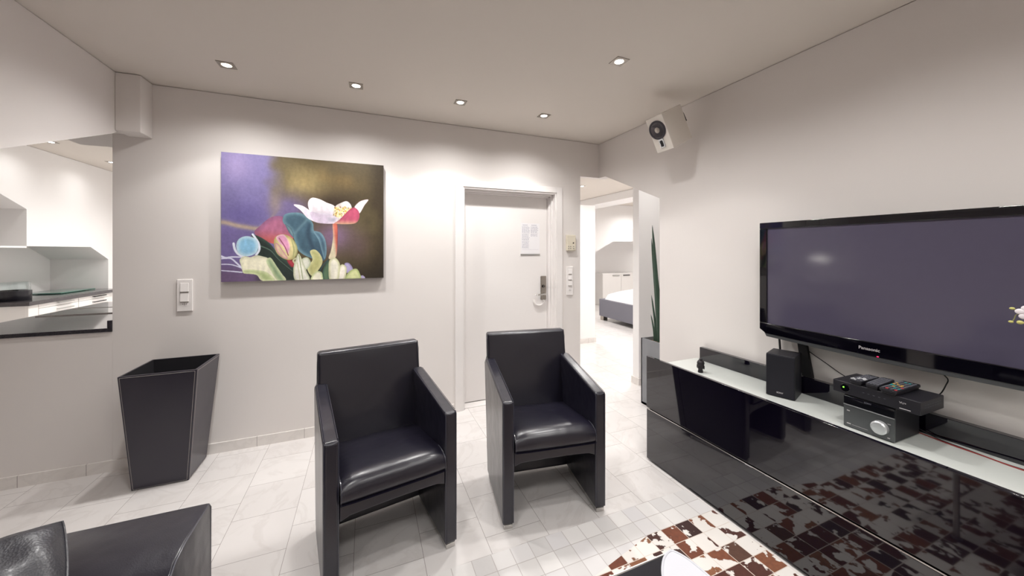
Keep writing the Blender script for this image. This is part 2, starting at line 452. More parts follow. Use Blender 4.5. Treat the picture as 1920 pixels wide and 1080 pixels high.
h = obj('hook', bm, M['white_plastic'], door); h['label'] = 'white curved hook under the lever'
bm = new(); box(bm, .838, 1.703, fy-.002, fy, .0, .008); obj('threshold_gap', bm, M['gap'], door)  # dark strip standing in for the shadow gap below the leaf

# ---------------------------------------------------------------- kitchen shell
KX = -3.3; KW = KX-.1
bm = new()
prism(bm, [(5.398, 1.468), (6.34, 1.468), (6.68, 1.302), (6.68, TH), (5.398, TH)], 'x', KW, KX)
prism(bm, [(5.398, 1.857), (5.398, TH), (3.27, TH), (3.27, 2.2), (4.55, 2.2)], 'x', KW, KX)
box(bm, KW, KX, 6.68, 7.6, 0, TH)
box(bm, -3.9, KX, 3.27, 5.398, 1.45, 1.468)          # shelf between the two recesses
box(bm, -3.9, KW, 5.398, 5.5, 1.468, 2.2)             # upper recess side
prism(bm, [(5.398, 1.857), (5.398, 2.3), (4.4, 2.3), (4.55, 2.2)], 'x', -3.9, KW)
box(bm, -3.9, KW, 3.27, 4.55, 2.2, 2.3)
box(bm, -3.95, -3.9, 3.27, 5.5, 1.45, 2.3)
box(bm, -3.87, KW, 6.68, 6.78, 0, 1.31)              # counter recess side
prism(bm, [(6.34, 1.468), (6.68, 1.302), (6.68, 1.6), (6.34, 1.6)], 'x', -3.87, KW)
box(bm, -3.87, KW, 5.5, 6.35, 1.468, 1.6)
box(bm, -3.95, -3.87, 3.27, 6.78, 0, 1.6)
box(bm, -3.95, KW, 3.2, 3.27, 0, TH)
struct('wall_kitchen_left', bm, M['kwall'])
bm = new(); box(bm, -3.3, -1.3, 7.5, 7.6, 0, TH); struct('wall_kitchen_back', bm, M['kwall'])
bm = new(); box(bm, -1.45, -1.35, 3.27, 7.5, 0, TH); struct('wall_kitchen_right', bm, M['kwall'])
bm = new(); box(bm, KW+.0005, -3.0005, 3.2, 3.27, 0, TH); struct('wall_kitchen_front', bm, M['kwall'])

# ---------------------------------------------------------------- bedroom and passage shell
bm = new(); box(bm, 1.9, 3.3, 4.66, 4.78, 0, 2.12); struct('wall_passage', bm, M['bwall'])
bm = new(); box(bm, 1.9, 3.312, 4.648, 4.66, 0, .071); struct('baseboard_passage', bm, M['base'])
bm = new(); box(bm, 1.8, 1.9, 3.27, 7.1, 0, TH); struct('wall_passage_left', bm, M['bwall'])
bm = new(); box(bm, 2.668, 8.1, 2.989, 3.08, 0, TH); struct('wall_bedroom_near', bm, M['bwall'])
bm = new(); box(bm, 2.655, 2.9, 2.977, 3.092, 0, .071); struct('baseboard_bedroom', bm, M['base'])
bm = new(); box(bm, 3.3, 3.4, 1.9, 2.989, 0, TH); box(bm, RX+.1, 3.3, 1.9, 2.0, 0, TH); struct('wall_alcove', bm, M['bwall'])
bm = new(); box(bm, 4.42, 4.9, 3.08, 7.07, 2.383, TH); struct('trim_3', bm, M['bwall'])
bm = new()
prism(bm, [(1.8, 0), (4.947, 0), (4.947, 1.357), (5.53, 1.645), (8.1, 1.645), (8.1, TH), (1.8, TH)], 'y', 7.07, 7.17)
box(bm, 4.847, 4.947, 7.17, 8.0, 0, 1.357); box(bm, 4.847, 8.1, 8.0, 8.1, 0, 1.8)
prism(bm, [(4.947, 1.357), (5.53, 1.645), (5.53, 1.8), (4.847, 1.8), (4.847, 1.357)], 'y', 7.17, 8.0)
box(bm, 5.53, 8.1, 7.17, 8.0, 1.645, 1.8)
box(bm, 6.08, 8.1, 7.02, 7.07, 1.655, 1.96)
struct('wall_bedroom_back', bm, M['bwall'])
bm = new(); box(bm, 8.0, 8.1, 2.9, 8.1, 0, TH); struct('wall_bedroom_right', bm, M['bwall'])

# ================================================================ DOWNLIGHTS
def downlight(x, y, power, label, group, warm=False, size=.042, angle=155, r=.05, blend=1.0, beam=0, z=CEIL):
    t = thing('downlight', label, 'light', (x, y, z), 0, group)
    bm = new()
    s = size; n = 24
    # square bezel with a round mouth
    outer = []; inner = []
    for k in range(n):
        a = 2*math.pi*k/n; c, q = math.cos(a), math.sin(a); m = max(abs(c), abs(q))
        outer.append((c/m*s, q/m*s)); inner.append((c*.027, q*.027))
    for zz, flip in ((-.004, 0), ):
        vo = [bm.verts.new((*p, zz)) for p in outer]; vi = [bm.verts.new((*p, zz)) for p in inner]
        vu = [bm.verts.new((*p, -.0003)) for p in outer]; vj = [bm.verts.new((p[0]*.93, p[1]*.93, -.0008)) for p in inner]
        for k in range(n):
            j = (k+1) % n
            bm.faces.new((vo[k], vo[j], vi[j], vi[k])); bm.faces.new((vo[k], vu[k], vu[j], vo[j])); bm.faces.new((vi[k], vi[j], vj[j], vj[k]))
    obj('bezel', bm, M['nickel'], t)
    bm = new(); cyl(bm, (0, 0, -.0035), .0245, .0025, seg=24)
    obj('bulb', bm, M['lampwarm'] if warm else M['lampface'], t)
    ld = bpy.data.lights.new('spot', 'SPOT'); ld.energy = power; ld.spot_size = R(angle); ld.spot_blend = blend
    ld.shadow_soft_size = r; ld.color = LAMP_COLOR
    lo = bpy.data.objects.new('spot', ld); COL.objects.link(lo); lo.parent = t; lo.location = (0, 0, -.012)
    if beam:
        lb = bpy.data.lights.new('beam', 'SPOT'); lb.energy = beam; lb.spot_size = R(106); lb.spot_blend = .22
        lb.shadow_soft_size = .012; lb.color = LAMP_COLOR
        lo = bpy.data.objects.new('beam', lb); COL.objects.link(lo); lo.parent = t; lo.location = (0, 0, -.012)
    return t

G = 'square recessed downlights in the living room ceiling'
downlight(-.772, 2.62, P_LIVING, 'square ceiling downlight above and left of the flower painting, warm glow', G, True, beam=P_BEAM)
downlight(-.062, 2.62, P_LIVING, 'square ceiling downlight above the right end of the flower painting', G, beam=P_BEAM)
downlight(.652, 2.62, P_LIVING, 'square ceiling downlight above the left side of the door casing', G, beam=P_BEAM)
downlight(1.353, 2.62, P_LIVING, 'square ceiling downlight above the right side of the door', G, beam=P_BEAM)
downlight(1.373, 1.702, P_LIVING, 'square ceiling downlight apart from the row, nearest the wall speaker and the camera', G, beam=P_BEAM)
for x, y, where in ((-.772, 1.70, 'the sofa end'), (1.37, .78, 'the cabinet middle'), (-.3, .78, 'the sofa front'), (1.37, -.2, 'the near end of the cabinet'), (.65, -.2, 'the coffee table'), (-.77, -.2, 'the sofa seat'), (1.37, -1.2, 'the floor near the right wall'), (-.06, -1.2, 'the open floor behind'), (-.772, -2.2, 'the rear left floor'), (1.0, -2.2, 'the rear right floor')):
    downlight(x, y, P_LIVING*(.45 if x < -.7 and y > 0 else 1), 'square ceiling downlight outside the photo, above %s' % where, G)
GK = 'downlights in the kitchen ceiling'
downlight(-2.98, 5.154, P_KITCHEN*.09, 'round glow of a kitchen ceiling downlight, the nearer one at far left', GK)
downlight(-2.957, 6.045, P_KITCHEN*.09, 'kitchen ceiling downlight, the farther one beside the wall edge', GK)
for x, y, where in ((-2.0, 5.1, 'nearer'), (-2.0, 6.3, 'farther')): downlight(x, y, P_KITCHEN, 'kitchen ceiling downlight hidden behind the living room wall, the %s one' % where, GK)
GB = 'downlights in the passage and bedroom ceiling'
downlight(3.44, 5.233, P_BEDROOM, 'small ceiling downlight seen through the passage to the bedroom', GB)
for x, y, where in ((2.7, 3.9, 'the passage start'), (3.9, 4.0, 'the bedroom entrance'), (5.6, 5.0, 'the bed'), (6.9, 4.2, 'the far bedside'), (5.9, 6.4, 'the cupboard side of the bed'), (3.6, 6.4, 'the floor left of the bed'), (2.75, 2.5, 'the planter')):
    downlight(x, y, P_BEDROOM*(.25 if y < 3 else 1), 'ceiling downlight hidden from the photo above %s' % where, GB)

t = thing('pendant_lamp', 'round pendant lamp in the kitchen, seen only as a glow in the television screen', 'lamp', (-2.72, 3.56, 1.30))
bm = new(); lathe(bm, [(.13, .0), (.128, .02), (.10, .07), (.04, .11), (.02, .13)], seg=40); obj('lamp_shade', bm, M['spk_white'], t)
bm = new(); cyl(bm, (0, 0, -.03), .11, .04, seg=40); obj('diffuser', bm, M['lampface'], t)
bm = new(); tube(bm, [(0, 0, .13), (0, 0, CEIL-1.30-.01)], .004, 8); obj('cord', bm, M['wire'], t)

downlight(7.3, 7.6, 22, 'unseen fill downlight added under the bed recess ceiling to brighten it', GB, z=1.645)  # fill lamp put in to brighten the bed recess

# ================================================================ PAINTING
PS={
 'mound':[(0.184,0.373),(0.216,0.441),(0.273,0.506),(0.332,0.52),(0.375,0.475),(0.408,0.342),(0.299,0.294)],
 'teal':[(0.345,0.498),(0.366,0.542),(0.443,0.553),(0.492,0.521),(0.528,0.469),(0.536,0.407),(0.577,0.393),(0.608,0.326),(0.614,0.224),(0.597,0.158),(0.523,0.176),(0.443,0.236),(0.41,0.347),(0.392,0.412),(0.353,0.458)],
 'teal_edge':[(0.358,0.458),(0.375,0.447),(0.396,0.423),(0.41,0.383),(0.41,0.347),(0.383,0.388)],
 'teal_lobe':[(0.532,0.401),(0.577,0.39),(0.607,0.326),(0.614,0.224),(0.6,0.17),(0.581,0.248),(0.563,0.332)],
 'darkleaf':[(0.163,0.368),(0.216,0.348),(0.273,0.294),(0.324,0.207),(0.408,0.114),(0.443,-0.006),(0.341,-0.001),(0.29,0.121),(0.2,0.203),(0.192,0.293)],
 'redtri':[(0.37,0.164),(0.408,0.16),(0.418,0.119),(0.396,0.108)],
 'stem':[(0.654,0.472),(0.681,0.473),(0.686,0.37),(0.681,0.224),(0.665,0.175),(0.628,0.175),(0.643,0.243),(0.656,0.358)],
 'petal_l':[(0.41,0.617),(0.461,0.612),(0.51,0.572),(0.536,0.535),(0.555,0.479),(0.497,0.509),(0.453,0.573)],
 'petal_bl':[(0.503,0.588),(0.499,0.646),(0.523,0.681),(0.568,0.673),(0.614,0.647),(0.669,0.614),(0.669,0.517),(0.532,0.535)],
 'petal_br':[(0.669,0.614),(0.716,0.654),(0.749,0.665),(0.776,0.63),(0.771,0.577),(0.702,0.499),(0.669,0.473),(0.651,0.516)],
 'petal_c':[(0.515,0.564),(0.586,0.544),(0.679,0.529),(0.686,0.505),(0.66,0.471),(0.559,0.474),(0.523,0.505)],
 'petal_red':[(0.826,0.583),(0.803,0.612),(0.769,0.601),(0.698,0.505),(0.668,0.472),(0.774,0.471),(0.817,0.492),(0.832,0.541)],
 'petal_r':[(0.893,0.689),(0.841,0.674),(0.805,0.634),(0.8,0.611),(0.823,0.588),(0.834,0.567),(0.866,0.637)],
 'ball':[(0.081,0.276),(0.096,0.332),(0.14,0.355),(0.188,0.333),(0.204,0.277),(0.188,0.219),(0.14,0.197),(0.096,0.219)],
 'bud':[(0.293,0.305),(0.307,0.357),(0.349,0.373),(0.396,0.347),(0.429,0.283),(0.431,0.213),(0.4,0.169),(0.358,0.172),(0.311,0.219)],
 'bud_pink':[(0.307,0.352),(0.349,0.372),(0.375,0.33),(0.388,0.271),(0.375,0.213),(0.349,0.271),(0.324,0.305)],
 'bud_pink2':[(0.299,0.294),(0.319,0.294),(0.349,0.236),(0.375,0.178),(0.349,0.184),(0.315,0.225)],
 'bud_y':[(0.396,0.342),(0.429,0.281),(0.43,0.218),(0.405,0.178),(0.408,0.248)],
 'cream':[(0.1,0.17),(0.124,0.197),(0.16,0.19),(0.192,0.205),(0.232,0.194),(0.261,0.179),(0.29,0.139),(0.324,0.074),(0.362,-0.002),(0.232,-0.001),(0.192,0.05),(0.124,0.068),(0.108,0.125)],
 'cream_g1':[(0.124,0.09),(0.192,0.089),(0.257,0.065),(0.299,0.0),(0.232,-0.001),(0.192,0.05),(0.124,0.063)],
 'cream_g2':[(0.249,0.157),(0.273,0.185),(0.307,0.121),(0.362,-0.002),(0.315,-0.001),(0.273,0.087)],
 'tulip':[(0.44,0.218),(0.469,0.141),(0.489,0.071),(0.507,-0.004),(0.422,-0.004),(0.408,0.084),(0.419,0.154)],
 'yg':[(0.51,0.234),(0.541,0.25),(0.573,0.212),(0.589,0.152),(0.57,0.092),(0.523,0.031),(0.492,0.099),(0.525,0.164)],
 'r1':[(0.453,0.142),(0.466,0.178),(0.497,0.183),(0.515,0.141),(0.497,0.094),(0.469,0.083)],
 'r2':[(0.518,0.022),(0.55,0.068),(0.581,0.062),(0.589,0.031),(0.586,-0.011),(0.523,-0.009)],
 'green':[(0.627,0.158),(0.591,0.079),(0.593,-0.006),(0.63,-0.007),(0.634,0.078)],
 'c1':[(0.628,0.133),(0.646,0.175),(0.674,0.178),(0.698,0.138),(0.702,0.089),(0.688,-0.009),(0.634,-0.009)],
 'c4':[(0.731,0.126),(0.759,0.135),(0.783,0.099),(0.785,0.063),(0.745,0.051)],
 'c2':[(0.688,0.077),(0.712,0.123),(0.74,0.107),(0.745,0.064),(0.731,-0.004),(0.684,-0.009)],
 'c3':[(0.74,0.021),(0.769,0.069),(0.812,0.084),(0.834,0.042),(0.837,-0.006),(0.745,-0.004)],
 'c5':[(0.834,0.018),(0.856,0.025),(0.871,0.0),(0.837,-0.006)],
}
PL={
 'w1':[(0.0,0.198),(0.026,0.185),(0.057,0.192),(0.131,0.19)],
 'w2':[(0.001,0.179),(0.05,0.181),(0.081,0.148),(0.112,0.105)],
 'w3':[(0.0,0.136),(0.042,0.135),(0.073,0.126),(0.112,0.105)],
 'w4':[(0.0,0.088),(0.05,0.082),(0.112,0.072)],
 'b1':[(0.067,0.298),(0.073,0.254),(0.092,0.214),(0.124,0.194)],
 'b2':[(0.172,0.37),(0.204,0.304),(0.209,0.248),(0.192,0.208)],
 'dl':[(0.212,0.28),(0.273,0.243),(0.324,0.166),(0.405,0.072)],
 'gs':[(0.623,0.161),(0.591,0.116),(0.573,0.074)],
 'band':[(0.0,0.432),(0.05,0.415),(0.112,0.391),(0.184,0.393),(0.216,0.453),(0.29,0.525)],
 'ts':[(0.422,0.178),(0.408,0.16),(0.422,0.13)],
 'bl':[(0.324,0.341),(0.358,0.271),(0.378,0.202)],
 'tl1':[(0.443,0.201),(0.454,0.106),(0.466,0.006)],
 'tl2':[(0.431,0.142),(0.443,0.06),(0.448,0.0)],
}

def painting():
    t = thing('painting', 'unframed canvas painting of pale flowers and buds against purple and olive brown', 'painting', (-.4025, BY-.02, 1.655))
    w, h, d = 1.065, .907, .022
    bm = new(); box(bm, -w/2, w/2, -d+.001, d-.002, -h/2, h/2); obj('stretcher', bm, M['canvas_side'], t)
    NX, NY = 360, 306
    U, V = np.meshgrid((np.arange(NX)+.5)/NX, (np.arange(NY)+.5)/NY)
    rng = np.random.default_rng(3)
    def noise(sx, sy, seed):
        g = np.random.default_rng(seed).random((sy+2, sx+2)); x = U*sx; y = V*sy
        i = x.astype(int); j = y.astype(int); fx = x-i; fy = y-j; fx = fx*fx*(3-2*fx); fy = fy*fy*(3-2*fy)
        return (g[j, i]*(1-fx)+g[j, i+1]*fx)*(1-fy)+(g[j+1, i]*(1-fx)+g[j+1, i+1]*fx)*fy
    n1 = noise(7, 6, 1); n2 = noise(17, 14, 2); n3 = noise(60, 20, 4); nn = .5*n1+.3*n2+.2*n3
    def C(*c): return np.array(c, float)
    def sm(a, b, x): q = np.clip((x-a)/(b-a), 0, 1); return q*q*(3-2*q)
    def mix(A, B, f): return A*(1-f[..., None])+B*f[..., None]
    img = np.ones((NY, NX, 3))*C(84, 74, 54)
    # olive, ochre and dark zones
    img = mix(img, C(158, 142, 98), np.exp(-(((U-.46)/.14)**2+((V-.78)/.16)**2))*(.55+.6*nn))
    img = mix(img, C(120, 98, 62), np.exp(-(((U-.64)/.16)**2+((V-.84)/.08)**2))*.6*n2*1.4)
    img = mix(img, C(48, 38, 32), np.exp(-(((U-.66)/.2)**2+((V-.63)/.1)**2))*.8)
    img = mix(img, C(40, 33, 29), sm(.8, 1.05, U)*.75*(1-.5*nn)); img = mix(img, C(44, 38, 31), sm(.25, 0, V)*sm(.68, .85, U)*.8)
    img = mix(img, C(92, 84, 58), np.exp(-(((U-.87)/.08)**2+((V-.42)/.2)**2))*.6*n2*1.6)
    img = mix(img, C(124, 100, 128), np.exp(-(((U-.66)/.13)**2+((V-.36)/.13)**2))*.95)
    img = mix(img, C(88, 70, 76), np.exp(-(((U-.83)/.07)**2+((V-.28)/.12)**2))*.6)
    pl = sm(.36, .22, U+.06*(n2-.5)+.02*(V-.5)); img = mix(img, C(118, 110, 152), pl)
    pl2 = np.exp(-(((U-.36)/.13)**2+((V-.58)/.11)**2)); img = mix(img, C(112, 100, 144), np.clip(pl2*1.1, 0, .9))
    img = mix(img, C(162, 146, 186), np.exp(-(((U-.08)/.09)**2+((V-.93)/.14)**2))*.8*(.6+.6*n1)); img = mix(img, C(96, 86, 140), np.exp(-(((U-.12)/.16)**2+((V-.52)/.12)**2))*.7)
    yb = .445-.03*sm(0, .12, U)-.015*sm(.1, .2, U)+.30*sm(.2, .42, U)
    img = mix(img, C(180, 160, 132), np.exp(-((V-yb-.015)/.02)**2)*sm(.34, .2, U)*.8)
    img = mix(img, C(150, 136, 104), np.exp(-(((U-.3)/.04)**2+((V-.62)/.1)**2))*.5)
    low = sm(yb, yb-.03, V)*sm(.36, .26, U); img = mix(img, C(112, 100, 148), low*.95)
    img = mix(img, C(104, 84, 112), sm(.2, .05, V)*sm(.35, .2, U)*.85)
    img = mix(img, C(44, 48, 42), sm(.2, .05, V)*sm(.16, .25, U)*sm(.75, .6, U)*.85)
    img *= (1+.16*(nn-.5))[..., None]
    def inside(poly):
        P = np.array([tuple(p) for p in catmull([(a, b, 0) for a, b in poly], 5, True)])[:, :2]
        ins = np.zeros(U.shape, bool); dist = np.full(U.shape, 9.0); a = P; b = np.roll(P, -1, 0)
        for (x1, y1), (x2, y2) in zip(a, b):
            if y1 != y2:
                c = ((V > y1) != (V > y2)) & (U < (x2-x1)*(V-y1)/(y2-y1)+x1); ins ^= c
            dx, dy = x2-x1, y2-y1; L = dx*dx+dy*dy+1e-12
            q = np.clip(((U-x1)*dx+(V-y1)*dy)/L, 0, 1); dist = np.minimum(dist, np.hypot((U-x1-q*dx)*1.174, V-y1-q*dy))
        return np.where(ins, dist, -dist), P
    def paint(key, inner, edge, ew=.02, grad=None, soft=.003, alpha=1.0):
        nonlocal img
        d, P = inside(PS[key]); m = np.clip(d/soft+.5, 0, 1)*alpha
        col = mix(np.ones(img.shape)*C(*edge), np.ones(img.shape)*C(*inner), sm(0, ew, d))
        if grad:
            (gu, gv), g0, g1, c2 = grad; s_ = (U*gu+V*gv); col = mix(col, C(*c2), sm(g0, g1, s_))
        col = col*(1+.10*(n3-.5)+.12*(n2-.5))[..., None]; img = mix(img, col, m)
    def line(key, col, w, w2=None):
        nonlocal img
        P = [tuple(p) for p in catmull([(a, b, 0) for a, b in PL[key]], 8)]; N = len(P)-1
        for i in range(N):
            x1, y1 = P[i][:2]; x2, y2 = P[i+1][:2]; dx, dy = x2-x1, y2-y1; q = np.clip(((U-x1)*dx+(V-y1)*dy)/(dx*dx+dy*dy+1e-12), 0, 1)
            ww = w+((w2 if w2 is not None else w)-w)*i/N
            d = np.hypot((U-x1-q*dx)*1.174, V-y1-q*dy); img = mix(img, C(*col), np.clip((ww-d)/.003+.5, 0, 1))
    paint('mound', (168, 104, 132), (140, 92, 124), .05, ((0, 1), .42, .3, (188, 96, 92)))
    paint('teal', (72, 98, 114), (104, 136, 148), .035, ((1, -.3), .42, .62, (58, 78, 98)))
    d_, _ = inside(PS['teal']); img = mix(img, C(116, 146, 156), np.exp(-((U-.46-.05*np.sin(V*14))/.012)**2)*sm(0, .03, d_)*.5); img = mix(img, C(46, 62, 78), np.exp(-((U-.53-.03*np.sin(V*12))/.016)**2)*sm(0, .03, d_)*.6)
    paint('teal_lobe', (66, 90, 110), (112, 142, 156), .03); paint('teal_edge', (132, 160, 164), (82, 106, 118), .02)
    paint('darkleaf', (44, 54, 50), (62, 78, 70), .03); line('dl', (86, 106, 94), .004, .002); paint('redtri', (176, 66, 78), (140, 52, 60))
    paint('stem', (192, 104, 88), (166, 72, 66), .008, ((1, .1), .715, .685, (206, 196, 168)))
    paint('petal_bl', (222, 212, 218), (236, 228, 230), .03, ((0, 1), .6, .5, (188, 180, 200)))
    paint('petal_br', (224, 216, 222), (236, 230, 232), .03, ((1, 0), .78, .68, (206, 196, 190)))
    for k in range(190):      # stamens
        a = rng.random(); u0 = .665+.135*a+.004*rng.standard_normal(); v0 = .535+.085*rng.random()-.03*abs(a-.45); r_ = .0035+.0035*rng.random()
        dd = np.hypot((U-u0)*1.174*1.4, (V-v0)*.7); c = [(232, 212, 140), (206, 172, 96), (240, 226, 170), (150, 116, 74)][k % 4]
        img = mix(img, C(*c), np.clip((r_-dd)/.002+.5, 0, 1))
    paint('petal_l', (218, 206, 220), (238, 228, 232), .012, ((1, 0), .52, .6, (176, 160, 186)))
    paint('petal_c', (176, 172, 188), (214, 202, 214), .03, ((1, 0), .66, .6, (196, 182, 200)))
    paint('petal_r', (230, 220, 224), (212, 190, 196), .01); paint('petal_red', (178, 82, 108), (160, 72, 94), .02, ((0, 1), .52, .45, (212, 178, 138)))
    for k, lw, lw2 in (('w1', .008, .004), ('w2', .004, .006), ('w3', .003, .004), ('w4', .003, .005)): line(k, (208, 208, 228), lw, lw2)
    line('b1', (214, 218, 230), .007); line('b2', (214, 220, 232), .007); paint('ball', (132, 180, 210), (184, 212, 226), .035, ((.3, 1), .43, .5, (214, 230, 238)))
    paint('bud', (214, 200, 148), (176, 162, 108), .03); paint('bud_pink', (206, 146, 176), (222, 182, 190), .015); paint('bud_pink2', (216, 190, 160), (190, 130, 150), .012); paint('bud_y', (206, 200, 148), (160, 160, 110), .015)
    line('bl', (140, 70, 90), .003); line('ts', (190, 186, 150), .006)
    paint('cream', (226, 222, 198), (206, 206, 176), .02); paint('cream_g1', (166, 180, 128), (200, 206, 164), .03); paint('cream_g2', (134, 156, 122), (190, 200, 160), .03)
    paint('green', (92, 118, 92), (60, 84, 74), .02); line('gs', (52, 76, 82), .004)
    paint('yg', (184, 182, 126), (206, 204, 152), .03, ((1, 0), .58, .63, (132, 134, 88)))
    paint('r1', (222, 222, 208), (180, 190, 160), .02); paint('r2', (230, 226, 206), (190, 200, 150), .02)
    paint('tulip', (228, 226, 214), (186, 190, 160), .02); line('tl1', (150, 160, 120), .003); line('tl2', (196, 196, 160), .003)
    paint('c4', (170, 160, 196), (144, 134, 172), .02); paint('c5', (176, 166, 200), (150, 140, 170), .01); paint('c3', (206, 210, 158), (160, 172, 116), .025); paint('c2', (232, 226, 214), (190, 190, 150), .02); paint('c1', (234, 230, 214), (196, 196, 156), .025)
    img = np.clip(img*1.03, 0, 255)/255.0
    L = np.where(img <= .04045, img/12.92, ((img+.055)/1.055)**2.4)
    L = np.concatenate([L, np.ones((NY, NX, 1))], 2)
    me = bpy.data.meshes.new('painted_canvas')
    xs = np.linspace(-w/2, w/2, NX+1); zs = np.linspace(-h/2, h/2, NY+1)
    XX, ZZ = np.meshgrid(xs, zs); co = np.stack([XX, np.full_like(XX, -d-.0005), ZZ], -1).reshape(-1, 3)
    ii, jj = np.meshgrid(np.arange(NX), np.arange(NY)); a = (jj*(NX+1)+ii).ravel()
    fc = np.stack([a, a+1, a+NX+2, a+NX+1], 1)
    me.vertices.add(len(co)); me.vertices.foreach_set('co', co.ravel())
    me.loops.add(fc.size); me.loops.foreach_set('vertex_index', fc.ravel().astype(np.int32))
    me.polygons.add(len(fc)); me.polygons.foreach_set('loop_start', np.arange(0, fc.size, 4, dtype=np.int32))
    me.update(calc_edges=True); me.validate()
    at = me.color_attributes.new('paint', 'FLOAT_COLOR', 'CORNER')
    at.data.foreach_set('color', np.repeat(L.reshape(-1, 4), 4, axis=0).ravel().astype(np.float32))
    me.materials.append(M['canvas'])
    o = bpy.data.objects.new('painted_canvas', me); COL.objects.link(o); o.parent = t
painting()

# ================================================================ SWITCHES, THERMOSTAT, NOTICE
def switch_plate(x, z, w, h, keys, socket, label):
    t = thing('switch_panel', label, 'switch', (x, BY, z))
    bm = new(); box(bm, -w/2, w/2, -.012, 0, -h/2, h/2); obj('plate', bm, M['white_plastic'], t, .004, 3)
    kh = h*.62/max(keys, 1) if socket else h*.8/keys; z0 = h/2-.022
    if keys == 3: kh = .058
    for k in range(keys):
        bm = new(); a = z0-kh*k-.002; b = z0-kh*(k+1)+.006
        prism(bm, [(-.012, a), (-.015, a), (-.021, b), (-.012, b)], 'x', -w*.26, w*.26); obj('rocker_switch', bm, M['white_plastic'], t, .0015, 2)
        bm = new(); box(bm, -w*.26, w*.26, -.0165, -.0122, b-.005, b-.0005); obj('gap_line', bm, M['nickel'], t)
    if socket:
        zc = -h/2+.05
        bm = new(); prism(bm, [(-.016, zc-.012), (.016, zc-.012), (.021, zc), (.016, zc+.012), (-.016, zc+.012), (-.021, zc)], 'y', -.0135, -.011)
        for dx, dz in ((-.0095, 0), (.0095, 0), (0, .005), (0, -.005)): cyl(bm, (dx, -.0142, zc+dz), .0024, .001, 'y', 10, 1)
        obj('socket', bm, [M['white_plastic'], M['slot']], t)
    return t
switch_plate(-1.146, 1.115, .086, .218, 2, True, 'white wall switch panel with two rockers and a socket, left of the painting')
switch_plate(1.892, 1.117, .075, .287, 3, True, 'tall white wall switch panel with three rockers and a socket, right of the door')
t = thing('thermostat', 'small beige wall control box right of the door, above the tall switch panel', 'thermostat', (1.9, BY, 1.497))
bm = new(); box(bm, -.05, .05, -.03, 0, -.08, .08); obj('housing', bm, M['beige_plastic'], t, .006, 3)
bm = new(); box(bm, -.046, .046, -.032, -.03, -.072, -.02); obj('lower_cover', bm, M['beige_plastic'], t, .001)
bm = new(); cyl(bm, (.02, -.036, .0), .006, .006, 'y', 16); obj('knob', bm, M['slot'], t)
for dx in (-.035, -.012, .022):
    for dz in (-.035, -.055):
        bm = new(); box(bm, dx-.005, dx+.005, -.0335, -.032, dz-.003, dz+.003); obj('slider', bm, M['rubber'], t)
t = thing('notice', 'printed paper notice in a clear holder on the white door', 'notice', (1.515, fy, 1.54))
bm = new(); box(bm, -.103, .103, -.003, 0, -.155, .152); obj('sheet', bm, M['paper'], t)
bm = new(); box(bm, -.105, .105, -.007, 0, -.165, -.152); obj('holder_strip', bm, M['steel'], t)
bm = new(); rn = random.Random(4)
for cx_, rows in ((-.05, 26), (.045, 12)):
    for k in range(rows):
        z = .118-k*.0085
        if k % 9 == 8: box(bm, cx_-.042, cx_+.042, -.0036, -.003, z, z+.001); continue
        x = cx_-.04
        while x < cx_+.03:
            L = rn.uniform(.004, .016); box(bm, x, x+L, -.0036, -.003, z, z+.003); x += L+.005
box(bm, -.085, -.03, -.0036, -.003, .132, .136); box(bm, .01, .07, -.0036, -.003, .132, .136); box(bm, -.09, .09, -.0036, -.003, -.11, -.109)
obj('printed_lines', bm, M['ink'], t)

# ================================================================ WASTE BIN
t = thing('waste_bin', 'tall square tapered dark leather waste bin with pale stitching by the back wall', 'bin', (-1.15, 2.935, 0))
hb, ht, H = .134, .181, .70; ox, oy = .02, -.027
def binpt(sx, sy, z, inset=0.0):
    f = z/H; a = hb+(ht-hb)*f-inset; return Vector((ox*f+sx*a, oy*f+sy*a, z))
bm = new()
O0 = [bm.verts.new(binpt(sx, sy, 0.001)) for sx, sy in ((-1, -1), (1, -1), (1, 1), (-1, 1))]
O1 = [bm.verts.new(binpt(sx, sy, H)) for sx, sy in ((-1, -1), (1, -1), (1, 1), (-1, 1))]
I1 = [bm.verts.new(binpt(sx, sy, H, .012)) for sx, sy in ((-1, -1), (1, -1), (1, 1), (-1, 1))]
bm.faces.new(O0)
for k in range(4):
    j = (k+1) % 4; bm.faces.new((O0[k], O0[j], O1[j], O1[k])); bm.faces.new((O1[k], O1[j], I1[j], I1[k]))
obj('outer_panels', bm, M['leather_bin'], t, .003)
bm = new()
A = [bm.verts.new(binpt(sx, sy, H-.0005, .0122)) for sx, sy in ((-1, -1), (1, -1), (1, 1), (-1, 1))]
B = [bm.verts.new(binpt(sx, sy, .02, .0122)) for sx, sy in ((-1, -1), (1, -1), (1, 1), (-1, 1))]
bm.faces.new(B)
for k in range(4): j = (k+1) % 4; bm.faces.new((A[k], A[j], B[j], B[k]))
obj('lining', bm, M['bininside'], t)
bm = new(); nrm = [(0, -1), (1, 0), (0, 1), (-1, 0)]; cs = [(-1, -1), (1, -1), (1, 1), (-1, 1)]
def stitch(p, q, out, step=.0065):
    L = (q-p).length; n = int(L/step); d = (q-p)/n; o = Vector((*out, 0))*.0012
    for k in range(n):
        a = p+d*(k+.2)+o; b = p+d*(k+.75)+o; tube(bm, [a, b], .0013, 4)
